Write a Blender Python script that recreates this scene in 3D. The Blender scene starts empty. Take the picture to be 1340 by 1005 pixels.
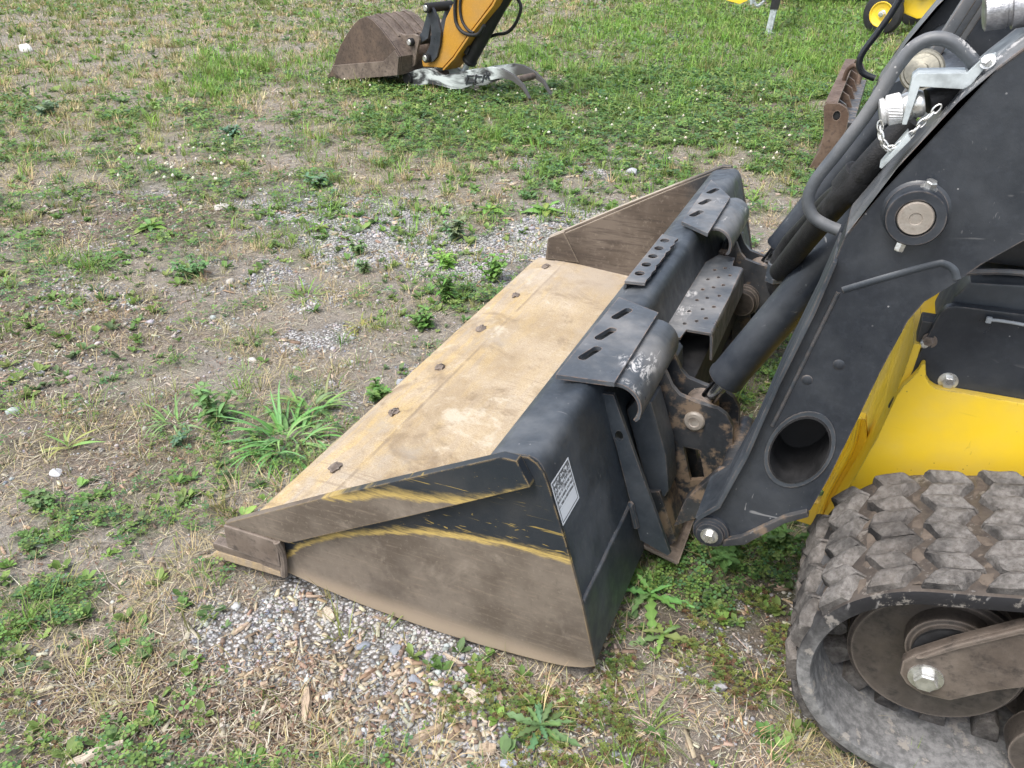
import bpy, bmesh, math, random
import numpy as np
from mathutils import Vector, Matrix, Euler, noise
from mathutils.geometry import tessellate_polygon

# ------------------------------------------------------------------ camera, sky, sun, exposure
SC = bpy.context.scene
COL = SC.collection
cam_d = bpy.data.cameras.new('camera')
cam = bpy.data.objects.new('camera', cam_d)
COL.objects.link(cam)
SC.camera = cam
CAM = Vector((1.3371, -1.1678, 1.4450))
YAW, PITCH, ROLL = -0.41112, 0.52238, -0.01001
fw = Vector((math.sin(YAW)*math.cos(PITCH), math.cos(YAW)*math.cos(PITCH), -math.sin(PITCH)))
rt = Vector((math.cos(YAW), -math.sin(YAW), 0))
up = rt.cross(fw)
c_, s_ = math.cos(ROLL), math.sin(ROLL)
rt2, up2 = rt*c_ + up*s_, up*c_ - rt*s_
mw = Matrix((rt2, up2, -fw)).transposed().to_4x4()
mw.translation = CAM
cam.matrix_world = mw
cam_d.sensor_width = 36
cam_d.lens = 1060/1340*36
cam_d.clip_start = 0.02
cam_d.clip_end = 3000

SUN_EL, SUN_AZ = math.radians(60), math.radians(205)     # azimuth from +Y towards +X
w = bpy.data.worlds.new('World')
SC.world = w
w.use_nodes = True
wn = w.node_tree
bg = wn.nodes['Background']
sky = wn.nodes.new('ShaderNodeTexSky')
sky.sky_type = 'NISHITA'
sky.sun_disc = False
sky.sun_elevation = SUN_EL
sky.sun_rotation = SUN_AZ
sky.air_density = 1.0
sky.dust_density = 3.0
sky.ozone_density = 0.6
hs = wn.nodes.new('ShaderNodeHueSaturation')
hs.inputs['Saturation'].default_value = 0.55              # an overcast sky is nearly white
wn.links.new(sky.outputs[0], hs.inputs['Color'])
wn.links.new(hs.outputs[0], bg.inputs[0])
bg.inputs[1].default_value = 0.15
sl = bpy.data.lights.new('sun', 'SUN')
sl.energy = 1.15
sl.angle = math.radians(28)
sl.color = (1.0, 0.96, 0.90)
so = bpy.data.objects.new('sun', sl)
COL.objects.link(so)
sd = Vector((math.sin(SUN_AZ)*math.cos(SUN_EL), math.cos(SUN_AZ)*math.cos(SUN_EL), math.sin(SUN_EL)))
so.rotation_euler = sd.to_track_quat('Z', 'Y').to_euler()
SC.view_settings.view_transform = 'Standard'
SC.view_settings.look = 'None'
SC.view_settings.gamma = 1
SC.view_settings.use_curve_mapping = False
SC.view_settings.exposure = 1.20
SC.render.engine = 'CYCLES'
SC.cycles.max_bounces = 6
SC.cycles.transparent_max_bounces = 4

RNG = np.random.default_rng(7)
random.seed(11)

# ------------------------------------------------------------------ material helpers
class NT:
    def __init__(self, name):
        m = bpy.data.materials.new(name)
        m.use_nodes = True
        self.m, self.t = m, m.node_tree
        self.b = self.t.nodes['Principled BSDF']
        g = self.t.nodes.new('ShaderNodeNewGeometry')
        self.pos, self.nrm = g.outputs['Position'], g.outputs['Normal']
    def put(self, sock, v):
        if isinstance(v, bpy.types.NodeSocket):
            self.t.links.new(v, sock)
        elif v is not None:
            if isinstance(v, (tuple, list)) and len(v) == 3 and sock.type == 'RGBA':
                v = (*v, 1)
            sock.default_value = v
    def scale(self, v, s):
        n = self.t.nodes.new('ShaderNodeVectorMath'); n.operation = 'MULTIPLY'
        self.put(n.inputs[0], v); n.inputs[1].default_value = s if isinstance(s, tuple) else (s, s, s)
        return n.outputs[0]
    def noise(self, scale=5, detail=4, rough=.55, vec=None, dist=0):
        n = self.t.nodes.new('ShaderNodeTexNoise')
        self.put(n.inputs['Vector'], vec or self.pos)
        n.inputs['Scale'].default_value = scale; n.inputs['Detail'].default_value = detail
        n.inputs['Roughness'].default_value = rough; n.inputs['Distortion'].default_value = dist
        return n.outputs['Fac']
    def voro(self, scale=50, feature='F1', out='Color', vec=None, rnd=1):
        n = self.t.nodes.new('ShaderNodeTexVoronoi'); n.feature = feature
        self.put(n.inputs['Vector'], vec or self.pos); n.inputs['Scale'].default_value = scale
        n.inputs['Randomness'].default_value = rnd
        return n.outputs[out]
    def mt(self, op, a, b=None, c=None, clamp=False):
        n = self.t.nodes.new('ShaderNodeMath'); n.operation = op; n.use_clamp = clamp
        self.put(n.inputs[0], a); self.put(n.inputs[1], b); self.put(n.inputs[2], c)
        return n.outputs[0]
    def ramp(self, v, lo, hi, a=0.0, b=1.0):
        n = self.t.nodes.new('ShaderNodeMapRange'); n.interpolation_type = 'SMOOTHSTEP'
        self.put(n.inputs[0], v)
        for i, x in zip((1, 2, 3, 4), (lo, hi, a, b)):
            self.put(n.inputs[i], x)
        return n.outputs[0]
    def mix(self, f, a, b, blend='MIX'):
        n = self.t.nodes.new('ShaderNodeMix'); n.data_type = 'RGBA'; n.blend_type = blend
        self.put(n.inputs['Factor'], f); self.put(n.inputs['A'] if 0 else n.inputs[6], a); self.put(n.inputs[7], b)
        return n.outputs[2]
    def xyz(self, v=None):
        n = self.t.nodes.new('ShaderNodeSeparateXYZ'); self.put(n.inputs[0], v or self.pos)
        return n.outputs
    def curve(self, v, pts):
        n = self.t.nodes.new('ShaderNodeFloatCurve'); self.put(n.inputs['Value'], v)
        c = n.mapping.curves[0]
        while len(c.points) > 2: c.points.remove(c.points[-1])
        c.points[0].location = pts[0]; c.points[1].location = pts[-1]
        for p in pts[1:-1]: c.points.new(*p)
        n.mapping.update()
        return n.outputs[0]
    def edge(self, r=.004, lo=.90, hi=.995):
        n = self.t.nodes.new('ShaderNodeBevel'); n.samples = 4; n.inputs['Radius'].default_value = r
        d = self.t.nodes.new('ShaderNodeVectorMath'); d.operation = 'DOT_PRODUCT'
        self.t.links.new(n.outputs[0], d.inputs[0]); self.t.links.new(self.nrm, d.inputs[1])
        return self.ramp(d.outputs['Value'], lo, hi, 1.0, 0.0)
    def bump(self, h, strength=.3, dist=.01, prev=None):
        n = self.t.nodes.new('ShaderNodeBump'); n.inputs['Strength'].default_value = strength
        n.inputs['Distance'].default_value = dist
        self.put(n.inputs['Height'], h)
        if prev is not None: self.t.links.new(prev, n.inputs['Normal'])
        return n.outputs[0]
    def attr(self, name):
        n = self.t.nodes.new('ShaderNodeAttribute'); n.attribute_name = name
        return n.outputs
    def out(self, col, rough=.6, metal=0.0, normal=None, spec=None):
        self.put(self.b.inputs['Base Color'], col); self.put(self.b.inputs['Roughness'], rough)
        self.put(self.b.inputs['Metallic'], metal)
        if normal is not None: self.t.links.new(normal, self.b.inputs['Normal'])
        if spec is not None: self.b.inputs['Specular IOR Level'].default_value = spec
        return self.m

def paint(name, base, dust=(.22, .21, .20), dust_amt=.22, rough=.42, wear=(.16, .13, .11), wear_amt=.8, scratch=.5,
          scratch_col=(.30, .30, .30), mud=0.0, scuff=0, mottle=.22):
    n = NT(name)
    big = n.noise(5, 5, .6)
    fine = n.noise(90, 3, .6)
    d = n.mt('MULTIPLY', n.ramp(big, .38, .78), dust_amt)
    zn = n.xyz(n.nrm)[2]
    d = n.mt('MULTIPLY', d, n.ramp(zn, -.5, .9, .5, 1.7))       # dust settles on faces that look up
    col = n.mix(d, base, dust)
    col = n.mix(n.mt('MULTIPLY', n.ramp(fine, .45, .75), mottle), col, tuple(min(1, x*1.9 + .02) for x in base))
    sp = n.ramp(n.voro(55, 'F1', 'Distance'), .07, .10, 1, 0)    # small chips and specks
    spm = n.ramp(n.noise(11, 2, .5), .56, .66)
    col = n.mix(n.mt('MULTIPLY', n.mt('MULTIPLY', sp, spm), .7), col, scratch_col)
    sv = n.noise(1, 2, .5, n.scale(n.pos, (9, 120, 55)), .6)
    sv2 = n.noise(1, 2, .5, n.scale(n.pos, (120, 10, 40)), .8)
    sc = n.mt('MAXIMUM', n.ramp(sv, .70, .76), n.ramp(sv2, .71, .77))
    sc = n.mt('MULTIPLY', sc, n.ramp(n.noise(4, 2), .48, .62))
    col = n.mix(n.mt('MULTIPLY', sc, scratch), col, scratch_col)
    if scuff:
        pm = n.mt('MULTIPLY', n.ramp(n.noise(5.5, 2, .5), .585, .65), n.ramp(n.noise(1, 6, .8, n.scale(n.pos, (60, 22, 60)), .6), .50, .56))
        col = n.mix(n.mt('MULTIPLY', pm, n.ramp(zn, .3, .8)), col, (.52, .51, .50))
    if mud:
        mm = n.ramp(n.noise(14, 6, .7), .62 - mud*.3, .74 - mud*.3)
        col = n.mix(n.mt('MULTIPLY', mm, .85), col, (.20, .145, .10))
    ew = n.mt('MULTIPLY', n.edge(), n.ramp(n.noise(30, 4, .7), .38, .60))
    col = n.mix(n.mt('MULTIPLY', ew, wear_amt), col, wear)
    r = n.ramp(n.noise(22, 4, .6), .3, .7, rough - .10, rough + .14)
    r = n.mt('ADD', r, n.mt('MULTIPLY', d, .4), clamp=True)
    bp = n.bump(n.noise(260, 2, .6), .10, .002)
    bp = n.bump(n.noise(7, 2, .5), .10, .01, bp)
    return n.out(col, r, 0, bp)

def rusty(name, base=(.12, .075, .05), light=(.26, .20, .15), dark=(.035, .027, .024), rough=.72):
    n = NT(name)
    a = n.noise(6, 6, .65); b = n.noise(38, 5, .7)
    col = n.mix(n.ramp(a, .35, .7), base, light)
    col = n.mix(n.ramp(b, .48, .72, 0, .75), col, dark)
    col = n.mix(n.mt('MULTIPLY', n.edge(.008), .55), col, (.30, .25, .21))
    st = n.noise(1, 3, .6, n.scale(n.pos, (8, 90, 60)))
    col = n.mix(n.ramp(st, .55, .75, 0, .4), col, light)
    return n.out(col, n.ramp(b, .3, .7, rough-.12, rough+.12), 0, n.bump(b, .25, .006))

def plain(name, col, rough=.5, metal=0.0, var=.35, scale=30, bump=.15, spec=None):
    n = NT(name)
    f = n.noise(scale, 5, .6)
    lo = tuple(x*(1-var) for x in col); hi = tuple(min(1, x*(1+var)) for x in col)
    c = n.mix(n.ramp(f, .3, .7), lo, hi)
    return n.out(c, n.ramp(f, .3, .7, max(.05, rough-.08), min(1, rough+.1)), metal, n.bump(n.noise(scale*5, 3), bump, .003), spec)

MAT = {}
MAT['dark'] = paint('charcoal_paint', (.026, .033, .042), dust=(.19, .20, .21), dust_amt=.34)
MAT['dark_clean'] = paint('charcoal_paint_clean', (.0155, .0195, .0265), dust=(.15, .16, .17), dust_amt=.26, rough=.36, scratch=.55)
MAT['dark_mud'] = paint('charcoal_paint_muddy', (.018, .021, .026), dust_amt=.30, wear_amt=.9, mud=.45)
MAT['dark_worn'] = paint('charcoal_paint_rubbed', (.056, .064, .074), dust=(.27, .265, .26), dust_amt=.60, rough=.36, scratch=.8, scratch_col=(.42, .41, .40), wear=(.30, .20, .14), scuff=1)
MAT['hood'] = paint('dark_hood_paint', (.006, .008, .012), dust_amt=.05, rough=.35, scratch=.15)
MAT['yellow'] = paint('yellow_paint', (.83, .56, .030), mottle=.015, dust=(.42, .36, .24), dust_amt=.34, rough=.38, wear=(.10, .08, .06), scratch=.35, scratch_col=(.25, .15, .03))
MAT['old_yellow'] = paint('weathered_yellow_paint', (.42, .21, .02), dust=(.28, .18, .08), dust_amt=.5, rough=.5, wear=(.12, .08, .05), scratch=.5, scratch_col=(.18, .11, .05))
MAT['rust'] = rusty('rusty_steel', (.088, .064, .050), (.185, .145, .115), (.030, .024, .022))
MAT['rust_blade'] = rusty('rusty_blade_steel', (.085, .050, .032), (.155, .105, .075), (.034, .023, .019))
MAT['mudsteel'] = rusty('muddy_worn_steel', (.105, .080, .062), (.205, .165, .135), (.030, .024, .021), .7)
MAT['rust_side_shade'] = rusty('shaded_rusty_steel', (.062, .042, .032), (.125, .085, .060), (.022, .017, .015), .6)  # darker copy of rusty_steel: shade of the bucket's side put into the colour
MAT['fork'] = rusty('dusty_dark_fork_steel', (.070, .055, .045), (.160, .132, .110), (.022, .018, .016), .5)
MAT['mudsteel_shade'] = rusty('shaded_muddy_steel', (.045, .037, .031), (.105, .088, .074), (.014, .012, .011), .55)  # darker copy of the muddy steel, with recess shade put into the colour
MAT['zinc'] = plain('zinc_plated_steel', (.62, .62, .60), .32, .85, .2, 60)
MAT['alu'] = plain('pale_aluminium', (.60, .60, .60), .42, .35, .15, 90, .3)
MAT['brushed'] = plain('brushed_coupling_steel', (.33, .33, .34), .38, .7, .3, 70, .3)
MAT['plug'] = plain('dull_plated_plug', (.20, .19, .155), .35, .6, .4, 30, .2)
MAT['greysteel'] = plain('galvanised_steel', (.42, .46, .47), .5, .3, .25, 25)
MAT['chrome'] = plain('polished_rod', (.55, .56, .58), .18, 1.0, .1, 40, .03)
MAT['hose'] = plain('black_hose_rubber', (.010, .010, .011), .6, 0, .5, 60, .4)
MAT['pin'] = rusty('worn_pin_face', (.22, .195, .165), (.36, .34, .31), (.10, .07, .05), .45)
MAT['tyre'] = plain('black_tyre_rubber', (.014, .014, .015), .65, 0, .4, 40, .3)
MAT['tie'] = plain('white_plastic_tie', (.30, .32, .335), .4, 0, .1, 40)
MAT['dark_gap'] = plain('black_steel_and_recess_shade', (.010, .010, .011), .7, 0, .5, 20)  # near-black for steel parts, and for recesses whose shade is put into the colour

def mat_glass():
    n = NT('dark_cab_glass')
    m = n.out((.010, .018, .014), .06, 0)
    return m
MAT['glass'] = mat_glass()

def mat_floor():
    n = NT('dusty_worn_bucket_floor')
    x, y, z = n.xyz()
    a = n.noise(3.2, 5, .6); b = n.noise(26, 6, .75); g = n.noise(170, 3, .7)
    st = n.noise(1, 5, .7, n.scale(n.pos, (24, 4.5, 10)), .5)
    col = n.mix(n.ramp(a, .34, .68), (.330, .250, .155), (.455, .372, .268))
    front = n.ramp(x, .02, .34, 1, 0)
    yel = n.mt('MULTIPLY', n.ramp(st, .42, .62), n.mt('ADD', n.mt('MULTIPLY', front, .55), .22))
    col = n.mix(n.mt('MULTIPLY', yel, .65), col, (.53, .365, .115))
    gr = n.mt('MULTIPLY', n.ramp(n.noise(1, 4, .6, n.scale(n.pos, (30, 1.7, 10)), .4), .52, .70), n.mt('ADD', n.mt('MULTIPLY', front, .6), .12))
    col = n.mix(gr, col, (.33, .285, .235))
    col = n.mix(n.ramp(b, .52, .74, 0, .5), col, (.54, .46, .34))
    col = n.mix(n.ramp(n.noise(9, 6, .75, dist=1.2), .60, .74, 0, .55), col, (.27, .20, .125))
    col = n.mix(n.ramp(g, .46, .70, 0, .55), col, (.25, .18, .11))
    col = n.mix(n.ramp(n.noise(420, 2, .6), .52, .70, 0, .5), col, (.60, .52, .41))
    sx = n.noise(1, 3, .6, n.scale(n.pos, (3.5, 95, 40)), .5); sy = n.noise(1, 3, .6, n.scale(n.pos, (5, 150, 40)), .3)
    col = n.mix(n.mt('MULTIPLY', n.ramp(sx, .60, .68), n.ramp(n.noise(3, 3), .42, .62, 0, .50)), col, (.22, .17, .12))
    col = n.mix(n.mt('MULTIPLY', n.ramp(sy, .62, .70), .18), col, (.60, .54, .44))
    blot = n.noise(5.5, 6, .72, dist=.7)
    col = n.mix(n.ramp(blot, .50, .66, 0, .75), col, (.235, .175, .112))
    col = n.mix(n.ramp(n.noise(4, 5, .7, dist=.4), .57, .68, 0, .6), col, (.58, .52, .42))
    col = n.mix(n.ramp(n.noise(2.1, 5, .7), .52, .68, 0, .7), col, (.33, .295, .25))
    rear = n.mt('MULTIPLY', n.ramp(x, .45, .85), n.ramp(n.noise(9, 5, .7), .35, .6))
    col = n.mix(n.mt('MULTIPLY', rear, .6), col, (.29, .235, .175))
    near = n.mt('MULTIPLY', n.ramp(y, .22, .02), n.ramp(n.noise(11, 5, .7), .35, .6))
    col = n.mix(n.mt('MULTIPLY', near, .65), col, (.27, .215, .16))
    jl = n.mt('MULTIPLY', n.ramp(n.mt('ABSOLUTE', n.mt('SUBTRACT', x, .153)), .002, .007, 1, 0), n.ramp(n.noise(12, 4), .35, .55))
    col = n.mix(n.mt('MULTIPLY', jl, .55), col, (.22, .17, .12))
    # dusty mud pressed in along the far side plate
    far = n.mt('MULTIPLY', n.ramp(y, 1.72, 2.15), n.ramp(n.noise(7, 4), .3, .6))
    col = n.mix(n.mt('MULTIPLY', far, .7), col, (.40, .345, .285))
    return n.out(col, .82, 0, n.bump(g, .35, .004, n.bump(b, .3, .008)), .25)
MAT['floor'] = mat_floor()

def mat_side(name, pts, yw, amt_y, dust_bottom=True):
    """charcoal paint above, a yellow primer line, scoured brown steel below: a wear line with a shape of its own"""
    n = NT(name)
    x, y, z = n.xyz()
    zb = n.curve(x, pts)
    wob = n.mt('MULTIPLY', n.mt('SUBTRACT', n.noise(20, 5, .7), .5), .022)
    st = n.mt('MULTIPLY', n.mt('SUBTRACT', n.noise(1, 4, .7, n.scale(n.pos, (9, 9, 120))), .5), .03)
    t = n.mt('ADD', n.mt('ADD', n.mt('SUBTRACT', z, zb), wob), st)
    base = (.020, .025, .032)
    col = n.mix(n.ramp(n.noise(8, 4), .4, .75, 0, .18), base, (.13, .12, .11))
    sv = n.noise(1, 2, .5, n.scale(n.pos, (10, 10, 130)), 1.2)
    sv2 = n.noise(1, 3, .5, n.scale(n.pos, (16, 16, 60)), 2.5)
    sm = n.ramp(t, .02, .13, 1, .25)
    col = n.mix(n.mt('MULTIPLY', n.mt('MAXIMUM', n.ramp(sv, .66, .71), n.ramp(sv2, .70, .73)), n.mt('MULTIPLY', sm, .75)), col, (.42, .30, .08))
    g = n.noise(48, 6, .75); g2 = n.noise(5, 4, .6)
    steel = n.mix(n.ramp(g2, .36, .64), (.098, .078, .060), (.172, .143, .114))
    stv = n.noise(1, 4, .65, n.scale(n.pos, (14, 14, 120)), .3)
    steel = n.mix(n.ramp(stv, .5, .72, 0, .45), steel, (.24, .19, .145))
    steel = n.mix(n.ramp(g, .50, .76, 0, .45), steel, (.058, .045, .034))
    steel = n.mix(n.ramp(n.noise(120, 3, .6), .55, .75, 0, .35), steel, (.28, .235, .185))
    steel = n.mix(n.ramp(n.noise(7, 5, .7, dist=.5), .56, .70, 0, .5), steel, (.25, .21, .17))
    steel = n.mix(n.ramp(n.noise(3.3, 5, .7), .55, .70, 0, .5), steel, (.075, .060, .048))
    if dust_bottom:
        steel = n.mix(n.ramp(n.mt('ADD', z, n.mt('MULTIPLY', wob, .9)), .02, .075, .85, 0), steel, (.33, .262, .190))
    col = n.mix(n.ramp(t, -.012, .006, 1, 0), col, steel)
    lick = n.mt('MULTIPLY', n.mt('SUBTRACT', n.noise(1, 4, .75, n.scale(n.pos, (10, 10, 70)), .8), .5), .020)
    t2 = n.mt('ADD', t, lick)
    band = n.mt('MULTIPLY', n.ramp(t, -.012, -.001), n.ramp(t2, -.002, yw*.8, 1, 0))
    band = n.mt('MULTIPLY', band, n.ramp(n.noise(1, 5, .75, n.scale(n.pos, (14, 14, 170)), .3), .30, .56, .2, 1))
    col = n.mix(n.mt('MULTIPLY', band, amt_y), col, (.60, .43, .13))
    ew = n.mt('MULTIPLY', n.edge(.006), n.ramp(n.noise(28, 4, .7), .38, .56))
    col = n.mix(n.mt('MULTIPLY', ew, .85), col, (.25, .18, .09))
    r = n.ramp(t, -.01, .02, .78, .42)
    return n.out(col, r, 0, n.bump(g, .16, .004), .35)
MAT['side'] = mat_side('bucket_side_wear', [(.15, .02), (.232, .101), (.285, .15), (.446, .236), (.627, .297), (.773, .322), (.911, .330), (1, .328)], .022, .80)
MAT['cutter'] = mat_side('side_cutter_wear', [(0, .33), (.30, .335), (.436, .351), (.537, .391), (.648, .410), (.787, .450), (.868, .495), (1, .52)], .030, .72, False)

def mat_inner():
    n = NT('dirty_inner_steel')
    g = n.noise(40, 6, .75); st = n.noise(1, 4, .65, n.scale(n.pos, (7, 7, 70)), .5)
    x, y, z = n.xyz()
    col = n.mix(n.ramp(n.noise(4, 4), .35, .66), (.080, .062, .048), (.150, .122, .098))
    col = n.mix(n.ramp(st, .46, .66, 0, .7), col, (.055, .043, .036))
    col = n.mix(n.ramp(g, .52, .72, 0, .4), col, (.28, .235, .19))
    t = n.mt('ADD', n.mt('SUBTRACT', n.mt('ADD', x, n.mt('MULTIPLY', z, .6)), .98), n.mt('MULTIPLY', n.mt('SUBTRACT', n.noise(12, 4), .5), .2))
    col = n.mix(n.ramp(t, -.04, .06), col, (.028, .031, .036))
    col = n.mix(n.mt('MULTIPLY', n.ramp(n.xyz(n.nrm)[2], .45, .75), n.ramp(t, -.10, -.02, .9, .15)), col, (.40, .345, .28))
    col = n.mix(n.mt('MULTIPLY', n.edge(.010), .5), col, (.36, .30, .23))
    return n.out(col, .75, 0, n.bump(g, .2, .004), .3)
MAT['inner'] = mat_inner()

def mat_track():
    n = NT('muddy_track_rubber')
    zn = n.xyz(n.nrm)[2]
    a = n.noise(9, 5, .65); g = n.noise(75, 5, .8); f = n.noise(300, 3, .7)
    mud = n.mt('ADD', n.ramp(a, .30, .62, .15, .95), n.ramp(zn, -.3, .8, -.35, .25), clamp=True)
    c1 = n.mix(n.ramp(g, .32, .68), (.125, .113, .102), (.285, .268, .250))
    c1 = n.mix(n.ramp(f, .50, .74, 0, .6), c1, (.10, .085, .075))
    oi = n.t.nodes.new('ShaderNodeObjectInfo')
    c1 = n.mix(n.ramp(oi.outputs['Random'], 0, 1, .0, .45), c1, (.13, .108, .090))
    col = n.mix(mud, (.030, .029, .029), c1)
    return n.out(col, .9, 0, n.bump(f, .4, .003, n.bump(g, .6, .010)), .2)
MAT['lug'] = mat_track()
MAT['soil'] = rusty('packed_soil', (.075, .058, .045), (.155, .125, .100), (.035, .027, .022), .95)

def mat_belt():
    n = NT('worn_belt_rubber')
    a = n.noise(7, 5, .65); g = n.noise(50, 5, .7)
    x, y, z = n.xyz()
    dry = n.ramp(n.mt('ADD', z, n.mt('MULTIPLY', n.mt('SUBTRACT', a, .5), .5)), .20, .42, 1, 0)
    c = n.mix(n.ramp(g, .35, .7), (.115, .114, .113), (.255, .252, .248))
    col = n.mix(n.mt('MULTIPLY', dry, .9), (.013, .013, .015), c)
    up_ = n.mt('MULTIPLY', n.ramp(n.xyz(n.nrm)[2], .35, .8), n.ramp(z, .20, .34))
    col = n.mix(n.mt('MULTIPLY', up_, n.ramp(n.noise(30, 5, .7), .25, .55, .4, .95)), col, n.mix(g, (.040, .033, .028), (.135, .112, .094)))
    mud = n.mt('MULTIPLY', n.ramp(n.noise(17, 6, .75), .56, .62), n.ramp(dry, 0, 1, .5, .8))
    col = n.mix(mud, col, (.29, .265, .235))
    st = n.noise(1, 3, .6, n.scale(n.pos, (60, 60, 12)), .6)
    col = n.mix(n.ramp(st, .62, .70, 0, .35), col, (.32, .31, .30))
    return n.out(col, n.ramp(dry, 0, 1, .48, .85), 0, n.bump(g, .25, .005), .35)
MAT['belt'] = mat_belt()

def mat_thumb():
    n = NT('chipped_white_and_black_paint')
    a = n.noise(1, 4, .6, n.scale(n.pos, (3.2, 3.2, 9)), .5)
    col = n.mix(n.ramp(a, .40, .56), (.035, .037, .038), (.50, .54, .53))
    x = n.xyz()[0]
    tip = n.ramp(n.mt('ADD', x, n.mt('MULTIPLY', a, .3)), -1.68, -1.52)
    col = n.mix(tip, col, (.070, .067, .064))
    return n.out(col, .6, 0, n.bump(a, .2, .01))
MAT['thumb'] = mat_thumb()

def mat_sticker():
    n = NT('smudged_decal_print')
    u = n.attr('uvp')[1]
    x, y, z = n.xyz(u)
    smear = n.ramp(n.noise(1, 5, .7, n.scale(u, (9, 6, 1)), 1.5), .46, .56)
    top = n.ramp(y, .45, .75)
    rows = n.mt('PINGPONG', n.mt('MULTIPLY', y, 9), .5)
    line = n.mt('MULTIPLY', n.ramp(rows, .20, .26), n.ramp(n.noise(1, 3, .6, n.scale(u, (38, 9, 1))), .42, .50))
    ink = n.mt('MAXIMUM', n.mt('MULTIPLY', smear, top), n.mt('MULTIPLY', line, n.ramp(y, .28, .36)), clamp=True)
    bx = n.mt('MINIMUM', n.mt('MINIMUM', x, n.mt('SUBTRACT', 1, x)), n.mt('MINIMUM', y, n.mt('SUBTRACT', 1, y)))
    frame = n.mt('MULTIPLY', n.ramp(bx, .035, .045), n.ramp(bx, .06, .07, 1, 0))
    ink = n.mt('MULTIPLY', n.mt('MAXIMUM', ink, frame), n.ramp(bx, .03, .036))
    col = n.mix(n.mt('MULTIPLY', ink, .9), (.78, .80, .82), (.040, .042, .046))
    return n.out(col, .4, 0)
MAT['decal'] = mat_sticker()

def mat_foliage(name, rough=.55, trans=.45):
    n = NT(name)
    c = n.attr('col')[0]
    v = n.noise(60, 2)
    c2 = n.mix(.22, c, n.mix(v, (.02, .03, .01), (.9, .9, .6)), 'OVERLAY')
    n.out(c2, rough, 0, None, .3)
    tr = n.t.nodes.new('ShaderNodeBsdfTranslucent'); n.t.links.new(c2, tr.inputs[0])
    mx = n.t.nodes.new('ShaderNodeMixShader'); mx.inputs[0].default_value = trans*.6
    n.t.links.new(n.b.outputs[0], mx.inputs[1]); n.t.links.new(tr.outputs[0], mx.inputs[2])
    n.t.links.new(mx.outputs[0], n.t.nodes['Material Output'].inputs[0])
    return n.m
MAT['leaf'] = mat_foliage('living_leaf')
MAT['straw'] = mat_foliage('dead_straw', .8, .2)

def mat_col(name, rough=.85, bump=.4, sc=120):
    n = NT(name)
    c = n.attr('col')[0]
    g = n.noise(sc, 4, .7)
    c2 = n.mix(n.ramp(g, .35, .7, 0, .35), c, (.10, .095, .09))
    return n.out(c2, rough, 0, n.bump(g, bump, .003), .3)
MAT['stone'] = mat_col('mixed_stone')
def mat_chip():
    n = NT('weathered_wood_chip')
    c = n.attr('col')[0]
    tc = n.t.nodes.new('ShaderNodeTexCoord')
    s = n.noise(1, 4, .65, n.scale(tc.outputs['Object'], (30, 500, 500)))
    c2 = n.mix(n.ramp(s, .4, .7, 0, .7), c, (.14, .105, .08))
    return n.out(c2, .85, 0, n.bump(s, .6, .004), .2)
MAT['chip'] = mat_chip()

# ------------------------------------------------------------------ object helpers
ORG = {}
def link(o, parent=None):
    COL.objects.link(o)
    if parent is not None:
        o.parent = parent
    return o
def thing(name, label, cat, loc=(0, 0, 0), group=None):
    o = bpy.data.objects.new(name, None)
    o.empty_display_size = .1
    o.location = loc
    ORG[o] = Vector(loc)
    link(o)
    return tag(o, label, cat, group)
def tag(o, label=None, cat=None, group=None, kind=None):
    for k, v in (('label', label), ('category', cat), ('group', group), ('kind', kind)):
        if v: o[k] = v
    return o
def finish(name, bm_or_me, mat, parent=None, smooth=35):
    if isinstance(bm_or_me, bmesh.types.BMesh):
        me = bpy.data.meshes.new(name)
        bm_or_me.to_mesh(me); bm_or_me.free()
    else:
        me = bm_or_me
    if mat is not None: me.materials.append(mat)
    if parent is not None:
        og = ORG[parent]
        me.transform(Matrix.Translation(-og))
    if smooth:
        me.shade_smooth()
        me.set_sharp_from_angle(angle=math.radians(smooth))
    o = bpy.data.objects.new(name, me)
    ORG[o] = ORG[parent] if parent is not None else Vector((0, 0, 0))
    if smooth:
        wm = o.modifiers.new('flat_faces_stay_flat', 'WEIGHTED_NORMAL'); wm.keep_sharp = True; wm.weight = 80
    return link(o, parent)
def bev(bm, w, ang=30, seg=2):
    if w <= 0: return
    bm.normal_update()
    es = [e for e in bm.edges if len(e.link_faces) == 2 and e.calc_face_angle(0) > math.radians(ang)]
    bmesh.ops.bevel(bm, geom=es, offset=w, segments=seg, affect='EDGES', profile=.6, clamp_overlap=True)
def frame(axis):
    a = Vector(axis).normalized()
    t = Vector((0, 0, 1)) if abs(a.z) < .9 else Vector((1, 0, 0))
    u = a.cross(t).normalized()
    return a, u, a.cross(u)
def add_box(bm, x, y, z, M=None):
    vs = [bm.verts.new((M @ Vector(p)) if M else p) for p in ((x[0], y[0], z[0]), (x[1], y[0], z[0]), (x[1], y[1], z[0]), (x[0], y[1], z[0]),
          (x[0], y[0], z[1]), (x[1], y[0], z[1]), (x[1], y[1], z[1]), (x[0], y[1], z[1]))]
    for f in ((0, 3, 2, 1), (4, 5, 6, 7), (0, 1, 5, 4), (1, 2, 6, 5), (2, 3, 7, 6), (3, 0, 4, 7)):
        bm.faces.new([vs[i] for i in f])
def box(name, x, y, z, mat, parent=None, b=.003, M=None):
    bm = bmesh.new(); add_box(bm, x, y, z, M); bmesh.ops.recalc_face_normals(bm, faces=bm.faces); bev(bm, b)
    return finish(name, bm, mat, parent)
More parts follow.
